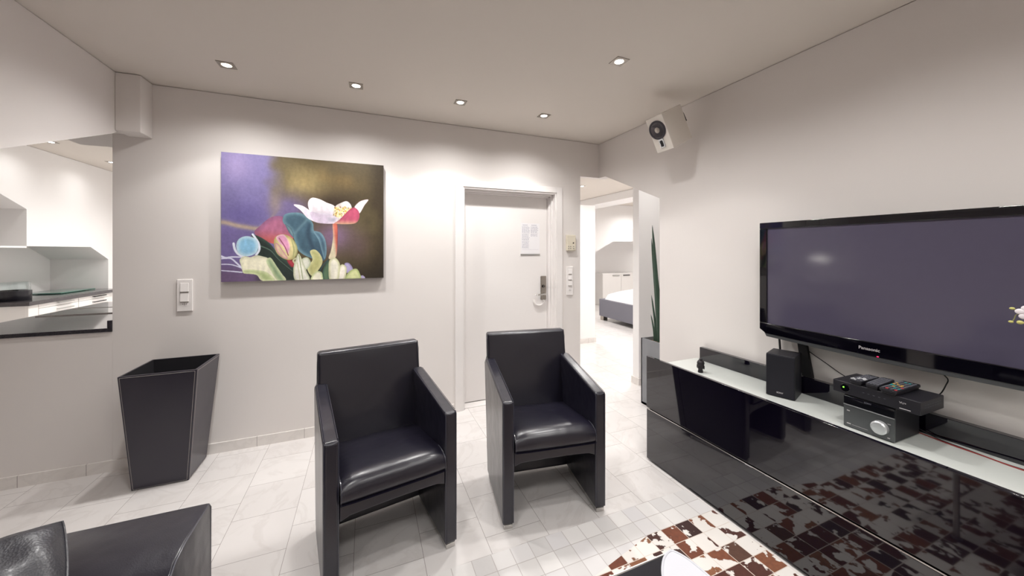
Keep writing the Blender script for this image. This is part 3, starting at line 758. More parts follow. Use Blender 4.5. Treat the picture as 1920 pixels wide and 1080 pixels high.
for k in range(4):
    (ax, ay), (bx, by) = cs[k], cs[(k+1) % 4]; e = .94
    def cn(s, z, inner): # point on face k near a corner
        m = Vector(binpt((ax+bx)/2, (ay+by)/2, z)); c = Vector(binpt(*s, z)); return m+(c-m)*(1-.009/(.134+.047*z/H)) if inner else c
    pa0, pa1 = cn((ax, ay), .008, 1), cn((ax, ay), H-.008, 1); pb0, pb1 = cn((bx, by), .008, 1), cn((bx, by), H-.008, 1)
    stitch(pa0, pa1, nrm[k]); stitch(pb0, pb1, nrm[k]); stitch(pa0, pb0, nrm[k]); stitch(pa1, pb1, nrm[k])
obj('stitching', bm, M['thread'], t)

# ================================================================ ARMCHAIRS
def make_chair():
    t = thing('armchair', '', 'armchair')
    W, T, HB = .574, .061, .876
    fb = lambda z: .402+.168*z              # front face of the back at height z
    # side panels (arm and leg in one)
    for s in (-1, 1):
        bm = new()
        prof = [(0, .022), (0, .648), (fb(.715)+.012, .722), (fb(.022)+.012, .022)]
        x0, x1 = (s*W/2, s*(W/2-T)) if s > 0 else (s*(W/2-T), s*W/2)
        n = 10
        prism(bm, prof, 'x', min(x0, x1), max(x0, x1))
        o = obj('side_panel', bm, M['leather'], t, .014, 4)
        # welted seams round the front edge and along the top
        bm = new()
        for e in (x0, x1):
            q = .004 if e < 0 and e == min(x0, x1) or e > 0 and e == min(x0, x1) else -.004
            xx = min(x0, x1)+.004 if e == min(x0, x1) else max(x0, x1)-.004
            tube(bm, [(xx, .004, .03), (xx, .003, .3), (xx, .003, .635), (xx, .012, .648)], .0022, 6)
            tube(bm, [(xx, .02, .6505), (xx, .2, .676), (xx, fb(.71)-.01, .7175)], .0014, 6)
        tube(bm, [(min(x0, x1)+.004, .006, .645), ((x0+x1)/2, .001, .64), (max(x0, x1)-.004, .006, .645)], .002, 6, smooth=4)
        obj('seam', bm, M['seam'], o)
        bm = new(); box(bm, min(x0, x1)+.008, max(x0, x1)-.008, .006, fb(0)-.004, 0, .022)
        g = obj('base_rail', bm, M['chrome'], t, .0015); g['label'] = 'chrome floor rail under the side panel'
    # back
    bm = new(); nx, nz = 16, 22; th = .068
    def bp(u, z, back):
        w_ = W/2-.002 if z < .70 else W/2-.012*min(1, (z-.70)/.02)-.004
        crown = 0 if back else -.010*(1-abs(u)**3)*math.sin(math.pi*min(1, max(0, (z-.36)/(HB-.36))))**.6
        return (u*w_, fb(z)+(th if back else 0)+crown-.02*0, z)
    zs = [.022+(HB-.022)*k/nz for k in range(nz+1)]
    F = [[bm.verts.new(bp(-1+2*i/nx, z, False)) for i in range(nx+1)] for z in zs]
    K = [[bm.verts.new(bp(-1+2*i/nx, z, True)) for i in range(nx+1)] for z in zs]
    for a in range(nz):
        for i in range(nx):
            bm.faces.new((F[a][i], F[a][i+1], F[a+1][i+1], F[a+1][i])); bm.faces.new((K[a][i], K[a+1][i], K[a+1][i+1], K[a][i+1]))
        bm.faces.new((F[a][0], F[a+1][0], K[a+1][0], K[a][0])); bm.faces.new((F[a][nx], K[a][nx], K[a+1][nx], F[a+1][nx]))
    for i in range(nx):
        bm.faces.new((F[nz][i], F[nz][i+1], K[nz][i+1], K[nz][i])); bm.faces.new((F[0][i], K[0][i], K[0][i+1], F[0][i+1]))
    o = obj('backrest', bm, M['leather'], t, .016, 4)
    bm = new(); ww = W/2-.016
    y = fb(HB)
    tube(bm, [(-ww-.002, y+.006, HB-.16), (-ww-.001, y+.008, HB-.05), (-ww+.004, y+.008, HB-.004), (ww-.004, y+.008, HB-.004), (ww+.001, y+.008, HB-.05), (ww+.002, y+.006, HB-.16)], .0018, 6)
    obj('seam', bm, M['seam'], o)
    # seat cushion: rounded profile, crowned across
    prof = [(.47, .352), (.02, .388), (-.008, .393), (-.018, .41), (-.017, .44), (-.004, .462), (.022, .475), (.06, .478), (.16, .467), (.3, .444), (.42, .424), (.475, .415)]
    P2 = [tuple(p)[:2] for p in catmull([(a, b, 0) for a, b in prof], 4)]
    bm = new(); hw = W/2-T-.001; n = 20; cols = []
    for i in range(n+1):
        u = -1+2*i/n; u = math.copysign(1-(1-abs(u))**1.6, u); c = (1-abs(u)**6)
        col = []
        for v, z in P2:
            k = max(0, (z-.40)/.07); col.append(bm.verts.new((u*hw, v-.004*c*(v < .03), z+.008*c*min(k, 1)-.012*(1-c)*min(k, 1))))
        cols.append(col)
    for a, b in zip(cols, cols[1:]):
        for k in range(len(P2)-1): bm.faces.new((a[k], a[k+1], b[k+1], b[k]))
        bm.faces.new((a[-1], a[0], b[0], b[-1]))
    bm.faces.new(cols[0]); bm.faces.new(list(reversed(cols[-1])))
    o = obj('seat_cushion', bm, M['leather'], t)
    for s in (-1, 1):
        bm = new(); tube(bm, [(s*(hw-.004), v-.001, z-.010*min(1, max(0, (z-.4)/.07))+.001) for v, z in P2[4:30]], .0022, 6)
        obj('seam', bm, M['seam'], o)
    bm = new(); hx = W/2-T; n = 12
    A = []; B = []
    for i in range(n+1):
        u = -1+2*i/n; zb = .326+.006*(1-u*u)-.012*max(0, abs(u)-.85)/.15
        A.append((u*hx, zb)); 
    prism(bm, A+[(hx, .39), (-hx, .39)], 'y', .002, .05)
    obj('front_rail', bm, M['leather'], t, .006, 3)
    bm = new(); box(bm, -hx, hx, .05, .44, .335, .385); obj('seat_base', bm, M['dark'], t)
    return t
c1 = make_chair(); c1.location = (.123, 1.643, 0); c1.rotation_euler.z = .173
c1['label'] = 'black leather armchair on the left, below and right of the painting'
c2 = copy_tree(c1); c2.location = (.924, 1.650, 0); c2.rotation_euler.z = -.146
c2['label'] = 'black leather armchair on the right, in front of the white door'
for c in (c1, c2): c['group'] = 'matching black leather armchairs'

# ================================================================ SOFA END AND PILLOW
t = thing('sofa', 'black leather sofa, only its armrest showing in the lower left corner', 'sofa', (-1.0, .4, 0))
def rbox(x0, x1, y0, y1, z0, z1, name, bev, mat='leather', seg=5):
    bm = new(); box(bm, x0+1.0, x1+1.0, y0-.4, y1-.4, z0, z1); return obj(name, bm, M[mat], t, bev, seg)
bm = new()   # armrest: flat top, wide roll towards the seat
prof = [(1.55, .05), (1.55, .535), (1.543, .547), (1.53, .55), (1.36, .548), (1.30, .538), (1.25, .51), (1.225, .46), (1.22, .40), (1.22, .05)]
prism(bm, [(a-.4, b) for a, b in prof], 'x', -.45, .5)
arm = obj('armrest', bm, M['leather'], t, .008, 3)
bm = new()
tube(bm, [(.497, 1.15-.003, .1), (.499, 1.15-.004, .53), (.499, 1.13, .549), (.499, .96, .547), (.499, .9, .537), (.499, .85, .508), (.499, .826, .46), (.499, .822, .1)], .003, 6)
obj('seam', bm, M['seam'], arm)
rbox(-1.45, -.52, -.6, 1.22, .05, .28, 'seat_frame', .01); rbox(-1.28, -.5, -.6, 1.215, .28, .43, 'seat_cushion', .04)
rbox(-1.65, -1.28, -.9, 1.55, .05, .75, 'backrest', .04); rbox(-1.45, -.5, -.9, -.6, .05, .55, 'armrest', .02)
for x, y in ((-.6, 1.45), (-1.55, 1.45), (-.6, -.8), (-1.55, -.8)):
    bm = new(); cyl(bm, (x+1.0, y-.4, 0), .025, .05); obj('foot', bm, M['chrome'], t)
# pillow leaning over the armrest
def pillow():
    o_w, o_h, th = .44, .44, .075; bm = new(); n = 26
    def pt(u, v, s):
        k = max(0, (1-abs(u)**3)*(1-abs(v)**3))**.6
        pin = 1-.07*u*u*v*v
        wob = .012*math.sin(5*u+3*v)+.008*math.sin(9*v-4*u+1)+.005*math.sin(14*u+6*v)
        return Vector((u*o_w/2*pin, s*(th*k**.9)+wob*k*s, v*o_h/2*pin))
    g = {}
    for s in (-1, 1):
        for i in range(n+1):
            for j in range(n+1):
                e = i in (0, n) or j in (0, n)
                if s == 1 and e: g[(s, i, j)] = g[(-1, i, j)]; continue
                g[(s, i, j)] = bm.verts.new(pt(-1+2*i/n, -1+2*j/n, s))
    for s in (-1, 1):
        for i in range(n):
            for j in range(n): bm.faces.new((g[(s, i, j)], g[(s, i+1, j)], g[(s, i+1, j+1)], g[(s, i, j+1)]))
    rim = [g[(-1, i, 0)].co.copy() for i in range(n)]+[g[(-1, n, j)].co.copy() for j in range(n)]+[g[(-1, n-i, n)].co.copy() for i in range(n)]+[g[(-1, 0, n-j)].co.copy() for j in range(n)]
    p = thing('pillow', 'grained black leather pillow leaning on the sofa armrest, bottom left corner', 'pillow', (-.892, 1.150, .562))
    p.rotation_euler = (R(-61), R(0), R(26))
    obj('pillow_cover', bm, M['leather_soft'], p)
    bm = new(); tube(bm, rim, .0035, 6, closed=True); pp = obj('piping', bm, M['leather_soft'], p)
pillow()

# ================================================================ RUG
bm = new(); x0, x1, y0, y1 = -.305, 1.752, -1.2, 1.577; n = 60
# slightly uneven outline
pts = []
rn = random.Random(9)
def edge(ax, ay, bx, by, cnt, nx, ny):
    for k in range(cnt):
        f = k/cnt; w_ = rn.uniform(-.004, .004); pts.append((ax+(bx-ax)*f+nx*w_, ay+(by-ay)*f+ny*w_))
edge(x0, y0, x1, y0, 22, 0, 1); edge(x1, y0, x1, y1, 30, .5, 0); edge(x1, y1, x0, y1, 22, 0, 1); edge(x0, y1, x0, y0, 30, 1, 0)
prism(bm, pts, 'z', .0005, .006)
tag(obj('rug', bm, M['rug'], smooth=False), 'patchwork cowhide rug of brown, white and pale grey squares on the tiles', 'rug')

# ================================================================ COFFEE TABLE
t = thing('coffee_table', 'low pale-edged coffee table with dark glass top, its corner at the bottom edge', 'coffee table', (.45, .5, 0))
def rr(x0, x1, y0, y1, r, n=10):
    out = []
    for cx_, cy_, a0 in ((x1-r, y1-r, 0), (x0+r, y1-r, 90), (x0+r, y0+r, 180), (x1-r, y0+r, 270)):
        for k in range(n+1): a = R(a0+90*k/n); out.append((cx_+r*math.cos(a), cy_+r*math.sin(a)))
    return out
bm = new(); prism(bm, rr(-.45, .53, -.6, .428, .035), 'z', .376, .397); obj('table_top', bm, M['white_lacquer'], t, .006, 3)
bm = new(); prism(bm, rr(-.435, .515, -.585, .413, .03), 'z', .3972, .401); obj('inset_panel', bm, M['darkside'], t, .001)
bm = new(); P_ = rr(-.437, .517, -.587, .415, .032); tube(bm, [(a, b, .4005) for a, b in P_], .0022, 6, closed=True); obj('inset_rim', bm, M['chrome'], t)
for a in (-.36, .40):
    for b in (-.5, .30):
        bm = new(); cyl(bm, (a, b, .0062), .011, .37, seg=20); cyl(bm, (a, b, .0062), .02, .006, seg=20); obj('leg', bm, M['chrome'], t)

t = thing('tray', 'white curved tray on the corner of the dark coffee table, bottom edge', 'tray', (.86, .72, .4032))
TP = [tuple(p)[:2] for p in catmull([(a-.86, b-.72, 0) for a, b in ((.934, .906), (.955, .898), (.975, .84), (.978, .72), (.93, .56), (.80, .52), (.74, .62), (.79, .76), (.845, .842), (.893, .888))], 6, True)]
bm = new(); prism(bm, TP, 'z', 0, .012); obj('tray_base', bm, M['tray'], t, .003, 3)
bm = new(); tube(bm, [(a, b, .011) for a, b in TP], .004, 8, closed=True); obj('tray_rim', bm, M['tray'], t)

# ================================================================ TV LOWBOARD
FX = 1.767; CY1 = 1.907; CY0 = -.62
t = thing('media_cabinet', 'long low gloss black media cabinet with a frosted glass top along the right wall', 'cabinet', (FX, (CY0+CY1)/2, 0))
oy_ = (CY0+CY1)/2
def cb(name, x0, x1, y0, y1, z0, z1, m, bev=.0, seg=2, parent=t):
    bm = new(); box(bm, x0-FX, x1-FX, y0-oy_, y1-oy_, z0, z1); return obj(name, bm, M[m], parent, bev, seg)
cb('carcass', FX+.022, 2.232, CY0, CY1-.006, .03, .622, 'darkside')
for a, b in ((CY0, CY1),):
    cb('flap_door', FX, FX+.02, a, b, .358, .704, 'gloss', .0022, 3)
    cb('drawer_front', FX+.002, FX+.022, a, b, .012, .345, 'gloss', .0022, 3)
cb('edge_highlight', FX+.003, FX+.02, CY0, CY1, .345, .350, 'chrome')  # chrome strip standing in for the bright highlight along the split
cb('glass_top', FX+.02, 2.235, CY0, CY1-.004, .6225, .640, 'glasstop', .0015)
cb('rear_upstand', 2.205, 2.236, CY0, 1.857, .6402, .732, 'gloss', .002)
cb('plinth', FX+.06, 2.2, CY0+.05, CY1-.08, 0, .03, 'darkside')
f = cb('corner_strip', FX+.03, FX+.06, CY1-.11, CY1-.02, 0, .03, 'steel', .001); f['label'] = 'short pale metal strip added at the far end'  # short pale strip added below the far corner

# ================================================================ TELEVISION
TX = 2.12; y0_, y1_ = .402, 1.382
t = thing('television', 'large flat television with a gloss black frame on the right wall', 'television', (TX, .892, 1.27))
z0_, z1_ = .952, 1.58
def T_(p): return (p[0]-.892, p[1]-1.27)
outer = [T_(p) for p in ((y1_, 1.58), (y1_, .968), (1.345, .930), (.892, .922), (.439, .930), (y0_, .968), (y0_, 1.58))]
inner = [T_(p) for p in ((1.342, 1.545), (1.342, 1.005), (.442, 1.005), (.442, 1.545))]
bm = new()
# frame built as top, sides and a deeper lower bar
prism(bm, [T_(p) for p in ((y1_, 1.545), (y1_, 1.58), (y0_, 1.58), (y0_, 1.545))], 'x', 0, .03)
prism(bm, [T_(p) for p in ((y1_, 1.005), (y1_, 1.545), (1.342, 1.545), (1.342, 1.005))], 'x', 0, .03)
prism(bm, [T_(p) for p in ((y0_, 1.005), (y0_, 1.545), (.442, 1.545), (.442, 1.005))], 'x', 0, .03)
prism(bm, [T_(p) for p in ((y1_, 1.005), (y0_, 1.005), (y0_, .968), (.439, .945), (.892, .940), (1.345, .945), (y1_, .968))], 'x', 0, .03)
fr = obj('frame', bm, M['tvframe'], t, .003, 3)
bm = new(); prism(bm, [T_(p) for p in ((1.36, .958), (1.345, .930), (.892, .921), (.439, .930), (.42, .958), (.439, .947), (.892, .942), (1.345, .947))], 'x', .002, .028)
s_ = obj('speaker_bar', bm, M['amp'], t, .002); s_['label'] = 'brownish gloss strip along the bottom edge'
bm = new(); prism(bm, [T_(p) for p in ((1.344, 1.547), (1.344, 1.003), (.440, 1.003), (.440, 1.547))], 'x', .007, .02); obj('screen', bm, M['tvscreen'], t, 0, smooth=False)
bm = new(); prism(bm, [T_(p) for p in ((1.36, 1.56), (1.36, .96), (.424, .96), (.424, 1.56))], 'x', .03, .085); obj('rear_housing', bm, M['blackplastic'], t, .01)
bm = new(); box(bm, .085, .13, -.2, .2, -.15, .15); obj('wall_bracket', bm, M['dark'], t)
bm = new(); prism(bm, [T_(p) for p in ((1.245, .97), (1.205, .97), (1.165, .735), (1.215, .735))], 'x', .094, .112); obj('support_strut', bm, M['dark'], t)
mt = Matrix(((0, 0, -1, -.001), (-1, 0, 0, -.0), (0, 1, 0, -.298), (0, 0, 0, 1)))
text('brand_lettering', 'Panasonic', .019, M['textgrey'], t, .0003, mt, True)
bm = new(); ellipsoid(bm, (-.001, .0-.03+.0, -.325), (.002, .004, .002)); obj('standby_light', bm, M['red_led'], t)

# ================================================================ THINGS ON THE LOWBOARD
ZG = .6402
# small speaker
t = thing('bookshelf_speaker', 'small black cloth-fronted speaker on the glass top, left of the amplifier', 'speaker', (2.033, 1.218, ZG), math.atan2(-.12, .041)+math.pi/2)
# local axes: x from far end to near end of the front edge after turning, y into the wall
t.rotation_euler.z = math.atan2(1.158-1.278, 2.054-2.013)
bm = new(); box(bm, -.0635, .0635, .006, .150, 0, .224); obj('cabinet', bm, M['blackplastic'], t, .003)
bm = new(); box(bm, -.062, .062, -.004, .006, .003, .221); obj('grille', bm, M['grille'], t, .004, 3)
mt = Matrix.Translation((0, -.0045, .026)) @ Matrix.Rotation(R(90), 4, 'X')
text('brand_lettering', 'SONY', .011, M['textgrey'], t, .0003, mt, True)
# mini amplifier
ay0, ay1, ax0, ax1, ah = .752, .918, 1.978, 2.178, .139
t = thing('amplifier', 'compact graphite stereo amplifier with a big silver volume knob, under the set-top box', 'amplifier', ((ax0), (ay0+ay1)/2, ZG), R(-90))
hwid = (ay1-ay0)/2
bm = new(); box(bm, -hwid, hwid, .006, .2, .003, ah); obj('housing', bm, M['blackplastic'], t, .002)
bm = new(); box(bm, -hwid, hwid, -.004, .006, .003, ah*.70); obj('front_panel', bm, M['amp'], t, .0015)
bm = new(); box(bm, -hwid, hwid, -.004, .006, ah*.725, ah*.985); obj('display_window', bm, M['ampwin'], t, .001)
bm = new(); box(bm, -hwid, hwid, -.0055, .0, ah*.70, ah*.722); obj('trim_line', bm, M['silver'], t)
bm = new(); lathe(bm, [(.0, -.018), (.022, -.018), (.0265, -.014), (.028, -.004), (.028, 0)], (.040, -.004, .047), 40, axis='y')
kn = obj('volume_knob', bm, M['silver'], t)
for nm, q in (('usb_port', (-hwid+.012, -hwid+.026, -.0052, -.004, .016, .020)), ('thin_line', (-hwid+.03, 0, -.0046, -.004, .0165, .0175)), ('power_button', (-hwid+.012, -hwid+.022, -.0046, -.004, .072, .076)), ('source_button', (.062, .072, -.0046, -.004, .07, .072)), ('headphone_socket', (.062, .07, -.0046, -.004, .012, .016))):
    bm = new(); box(bm, *q); obj(nm, bm, M['textgrey'], t)
text('brand_lettering', 'SONY', .009, M['rubber'], t, .0003, Matrix.Translation((-.0, -.0045, ah*.93)) @ Matrix.Rotation(R(90), 4, 'X'), True)
for x in (-.07, .07):
    for y in (.02, .18):
        bm = new(); cyl(bm, (x, y, 0), .008, .004, seg=12); obj('foot', bm, M['dark'], t)
# set-top box
ZS = ZG+ah+.0004
t = thing('set_top_box', 'wide flat black receiver box with a green light, on top of the amplifier', 'receiver', (1.975, .818, ZS), R(-90))
bm = new(); box(bm, -.14, .14, 0, .19, .003, .056); obj('housing', bm, M['blackplastic'], t, .003)
bm = new(); lathe(bm, [(0, -.0012), (.016, -.0012), (.0175, 0), (.0175, .002)], (-.095, 0, .030), 28, axis='y'); obj('power_ring', bm, M['ampwin'], t)
bm = new(); ellipsoid(bm, (-.100, -.002, .032), (.003, .0012, .003)); obj('power_light', bm, M['green_led'], t)
bm = new()
for k in range(5):
    b2 = new(); box(b2, -.035+k*.017, -.029+k*.017, -.0006, 0, .03, .0312); obj('button', b2, M['rubber'], t)
for k in range(7): box(bm, .1402, .1406, .03+k*.02, .044+k*.02, .038, .0395); box(bm, .1402, .1406, .03+k*.02, .044+k*.02, .028, .0295)
obj('vent_slots', bm, M['rubber'], t)
text('brand_lettering', 'VU+', .011, M['textgrey'], t, .0003, Matrix.Translation((.09, -.0006, .034)) @ Matrix.Rotation(R(90), 4, 'X'), True)
bm = new(); box(bm, .08, .112, -.0006, 0, .010, .013); obj('small_emblem', bm, M['textgrey'], t)
bm = new()
for x in (-.12, .12):
    for y in (.02, .17): cyl(bm, (x, y, 0), .007, .0035, seg=12)
obj('rubber_feet', bm, M['dark'], t)
# remotes lying side by side
def remote(x, y, rz, L, W_, label, colours):
    r_ = thing('remote_control', label, 'remote control', (x, y, ZS+.0565), rz, 'remote controls on the receiver')
    bm = new(); prism(bm, rr(-W_/2*.86, W_/2*.86, -L/2, L/2, .008, 4), 'z', .0, .008); prism(bm, rr(-W_/2, W_/2, -L/2-.003, L/2+.003, .01, 4), 'z', .008, .019)
    obj('case', bm, M['blackplastic'], r_, .002)
    rn = random.Random(int(L*1e4)); 
    nr = int(L/.0135)
    for mi_, key in enumerate(colours): pass
    bm = new()
    for a in range(nr):
        for b in range(4):
            m = 0
            f = a/nr
            if len(colours) > 1: m = rn.choices(range(len(colours)), [6]+[1.1 if f < .6 else .5]*(len(colours)-1))[0]
            xx = (-1.5+b)*W_*.23; yy = -L/2+.012+a*(L-.02)/nr
            box(bm, xx-.0038, xx+.0038, yy-.003, yy+.003, .018, .0215, m)
    obj('buttons', bm, [M[c] for c in colours], r_)
    return r_
remote(2.048, .877, R(-91), .148, .045, 'black remote control with white keys, leftmost of three on the receiver', ['rubber', 'key_w'])
remote(2.055, .828, R(-86), .165, .042, 'plain black remote control, middle of three on the receiver', ['rubber', 'rubber'])
remote(2.066, .770, R(-90), .195, .056, 'black remote control with teal, orange and red keys, rightmost of three', ['rubber', 'key_t', 'key_o', 'key_r', 'key_t'])
# head figurine
t = thing('head_figurine', 'tiny dark head figurine with a topknot at the far left of the glass top', 'figurine', (1.985, 1.665, ZG), R(-75))
bm = new()
lathe(bm, [(0, 0), (.015, 0), (.016, .004), (.0145, .01), (.013, .02), (.014, .024)], seg=24); obj('neck', bm, M['bronze'], t)
bm = new(); ellipsoid(bm, (0, 0, .043), (.0205, .023, .028), seg=24, rings=16); ellipsoid(bm, (0, -.0225, .041), (.0035, .0045, .009)); ellipsoid(bm, (0, -.0215, .029), (.007, .003, .002))
ellipsoid(bm, (-.008, -.0205, .046), (.005, .002, .0022)); ellipsoid(bm, (.008, -.0205, .046), (.005, .002, .0022))
for s in (-1, 1): ellipsoid(bm, (s*.021, .002, .036), (.0035, .006, .014))
obj('face', bm, M['bronze'], t)
bm = new(); ellipsoid(bm, (0, .003, .058), (.021, .023, .020), seg=24); ellipsoid(bm, (0, .004, .080), (.010, .010, .010))
for k in range(60):
    a = k*2.399; zz = .055+.02*(k/60); r_ = .0205*math.sqrt(max(.05, 1-((zz-.056)/.024)**2)); 
    if math.sin(a) > -.5: ellipsoid(bm, (r_*math.cos(a), .003+r_*math.sin(a), zz), (.0025,)*3, seg=6, rings=4)
obj('hair', bm, M['bronze'], t)

# cables
def cable(pts, r, m, label):
    bm = new(); tube(bm, pts, r, 6, smooth=6); return tag(obj('cable', bm, M[m]), label, 'cable')
cable([(2.228, 1.345, .96), (2.228, 1.338, .9), (2.228, 1.332, .8), (2.226, 1.33, .745)], .006, 'wire', 'straight black cable dropping from the television bottom left corner')
cable([(2.243, 1.262, .96), (2.243, 1.245, .93), (2.242, 1.21, .88), (2.24, 1.12, .83), (2.225, 1.03, .79), (2.17, .975, .815), (2.166, .955, .815)], .0022, 'wire', 'thin black cable curving from the television to the receiver')
cable([(2.238, .70, .95), (2.236, .705, .91), (2.237, .69, .885), (2.235, .695, .86), (2.21, .70, .83), (2.168, .705, .815)], .0022, 'wire', 'thin wavy cable hanging behind the receiver right end')
cable([(2.178, .80, .665), (2.188, .79, .648), (2.185, .74, .6425), (2.17, .66, .6425), (2.165, .58, .6425), (2.155, .5, .6425), (2.16, .35, .6425)], .0018, 'wire_red', 'thin red cable lying on the glass right of the amplifier')
cable([(2.178, .79, .668), (2.19, .76, .66), (2.188, .70, .6425), (2.175, .62, .6425), (2.16, .53, .6427), (2.168, .45, .6427), (2.17, .35, .6427)], .0018, 'wire', 'thin black cable lying beside the red one on the glass')

# orchid: pot out of the frame, its bud spray reaching in before the screen
t = thing('orchid', 'orchid spray with yellow buds and a white bloom at the right edge before the screen', 'orchid', (1.99, .13, ZG))
bm = new(); lathe(bm, [(0, 0), (.045, 0), (.06, .05), (.068, .12), (.062, .12), (.055, .11), (0, .11)], seg=32); obj('pot', bm, M['pot'], t)
bm = new()
for a in (0, 70, 140, 200, 260, 320):
    q = R(a); pts_ = [(0, 0, .11), (.05*math.cos(q), .05*math.sin(q), .16), (.11*math.cos(q), .11*math.sin(q), .17), (.15*math.cos(q), .15*math.sin(q), .15)]
    for s, wd in zip(catmull(pts_, 5), [1]*99): pass
    C_ = catmull(pts_, 5); n = len(C_); L_ = []; sd = Vector((-math.sin(q), math.cos(q), 0))
    for k, c in enumerate(C_): wd = .028*math.sin(math.pi*min(.98, max(.06, k/(n-1))))+.002; L_.append((bm.verts.new(c-sd*wd), bm.verts.new(c+Vector((0, 0, -.006))), bm.verts.new(c+sd*wd)))
    for A_, B_ in zip(L_, L_[1:]): bm.faces.new((A_[0], A_[1], B_[1], B_[0])); bm.faces.new((A_[1], A_[2], B_[2], B_[1]))
o = obj('leaves', bm, M['spike'], t); so = o.modifiers.new('thick', 'SOLIDIFY'); so.thickness = .002
def rel(p): return (p[0]-1.99, p[1]-.13, p[2]-ZG)
bm = new(); tube(bm, [(0, 0, .1), (-.01, .03, .3), (-.02, .1, .5), (-.03, .2, .6), rel((1.95, .40, 1.238)), rel((1.95, .445, 1.220))], .0028, 8, smooth=8)
tube(bm, [rel((1.95, .445, 1.218)), rel((1.95, .455, 1.212)), rel((1.95, .458, 1.2)), rel((1.95, .462, 1.190))], .0014, 6, smooth=4)
tube(bm, [rel((1.95, .442, 1.222)), rel((1.95, .455, 1.226)), rel((1.95, .462, 1.230))], .0012, 6)
obj('stem', bm, M['stemgreen'], t)
for p, rd in (((1.95, .4625, 1.2315), (.005, .0062, .0042)), ((1.95, .4650, 1.188), (.0045, .0055, .004)), ((1.95, .447, 1.189), (.006, .0075, .0062))):
    bm = new(); ellipsoid(bm, rel(p), rd); obj('bud', bm, M['bud'], t)
for c_ in ((1.945, .432, 1.222), (1.95, .37, 1.25), (1.95, .30, 1.25), (1.96, .24, 1.2)):
    bm = new(); c0 = Vector(rel(c_))
    for k in range(5):
        a = R(72*k+10); ellipsoid(bm, c0+Vector((0, .014*math.cos(a), .014*math.sin(a))), (.003, .011, .009), mat=None)
    ellipsoid(bm, c0+Vector((-.004, 0, 0)), (.004, .004, .004))
    obj('blossom', bm, M['petal'], t)

# ================================================================ WALL SPEAKER
t = thing('wall_speaker', 'white box speaker tilted down, mounted high on the right wall near the ceiling', 'speaker')
k_ = 1.2
yaw, pit, roll = 1.511, .476, .022
F = Vector((math.sin(yaw)*math.cos(pit), math.cos(yaw)*math.cos(pit), math.sin(pit))); Rr = Vector((math.cos(yaw), -math.sin(yaw), 0)); U_ = Rr.cross(F)
Rr, U_ = Rr*math.cos(roll)+U_*math.sin(roll), U_*math.cos(roll)-Rr*math.sin(roll)
loc = Vector((1.59*k_, 1.612*k_, EYE+(2.103-EYE)*k_))
t.matrix_world = Matrix.Translation(loc) @ Matrix((Rr, F, U_)).transposed().to_4x4()
w_, h_, d_ = .12*k_, .208*k_, .174*k_
bm = new(); box(bm, -w_/2, w_/2, 0, d_, -h_/2, h_/2); obj('cabinet', bm, M['spk_white'], t, .004, 3)
bm = new(); lathe(bm, [(.066, .0), (.066, -.007), (.057, -.009), (.053, -.006)], (-.002, 0, .03), 40, axis='y'); obj('surround_ring', bm, M['coneDark'], t)
bm = new(); lathe(bm, [(.0, .002), (.022, -.003), (.026, .004), (.038, -.001), (.054, -.006)], (-.002, 0, .03), 40, axis='y')
obj('cone', bm, M['cone'], t)
bm = new(); lathe(bm, [(.0, -.009), (.016, -.008), (.026, -.003), (.028, .002)], (-.002, 0, .03), 32, axis='y'); obj('dust_cap', bm, M['nickel'], t)
bm = new(); prism(bm, rr(-.022, .018, -.098, -.034, .004, 3), 'y', -.006, 0); q = obj('port_frame', bm, M['silver'], t)
bm = new(); prism(bm, rr(-.014, .010, -.09, -.046, .006, 4), 'y', -.0068, -.006); obj('port_opening', bm, M['dark'], q)
bm = new(); tube(bm, [(0, d_, .03), (.0, d_+.03, .0), (.0, d_+.06, -.05)], .012, 10, smooth=4); obj('mounting_arm', bm, M['spk_white'], t)
bm = new(); tube(bm, [(.05, d_-.002, .07), (.056, d_+.015, .065), (.055, d_+.022, .04), (.052, d_+.03, .0)], .003, 8, smooth=4); obj('lead', bm, M['wire'], t)

# ================================================================ PLANTER WITH CYLINDRICAL SUCCULENT
px0, px1, py0, py1, ph = 2.378, 2.668, 2.345, 2.635, .608
t = thing('planter', 'tall square zinc grey planter at the end of the right wall', 'planter', ((px0+px1)/2, (py0+py1)/2, 0))
bm = new(); a = .145
box(bm, -a, a, -a, -a+.012, 0, ph); box(bm, -a, a, a-.012, a, 0, ph); box(bm, -a, -a+.012, -a, a, 0, ph); box(bm, a-.012, a, -a, a, 0, ph); box(bm, -a, a, -a, a, 0, .02)
obj('pot', bm, M['concrete'], t)
bm = new(); nn_ = 14
g = [[bm.verts.new((-a+.012+(2*a-.024)*i/nn_, -a+.012+(2*a-.024)*j/nn_, ph-.03+rn.uniform(-.006, .008))) for j in range(nn_+1)] for i in range(nn_+1)]
for i in range(nn_):
    for j in range(nn_): bm.faces.new((g[i][j], g[i+1][j], g[i+1][j+1], g[i][j+1]))
obj('soil', bm, M['soil'], t)
t = thing('snake_plant', 'tall plant of dark green pointed cylindrical spikes growing in the zinc planter', 'plant', (2.5, 2.55, ph-.03))
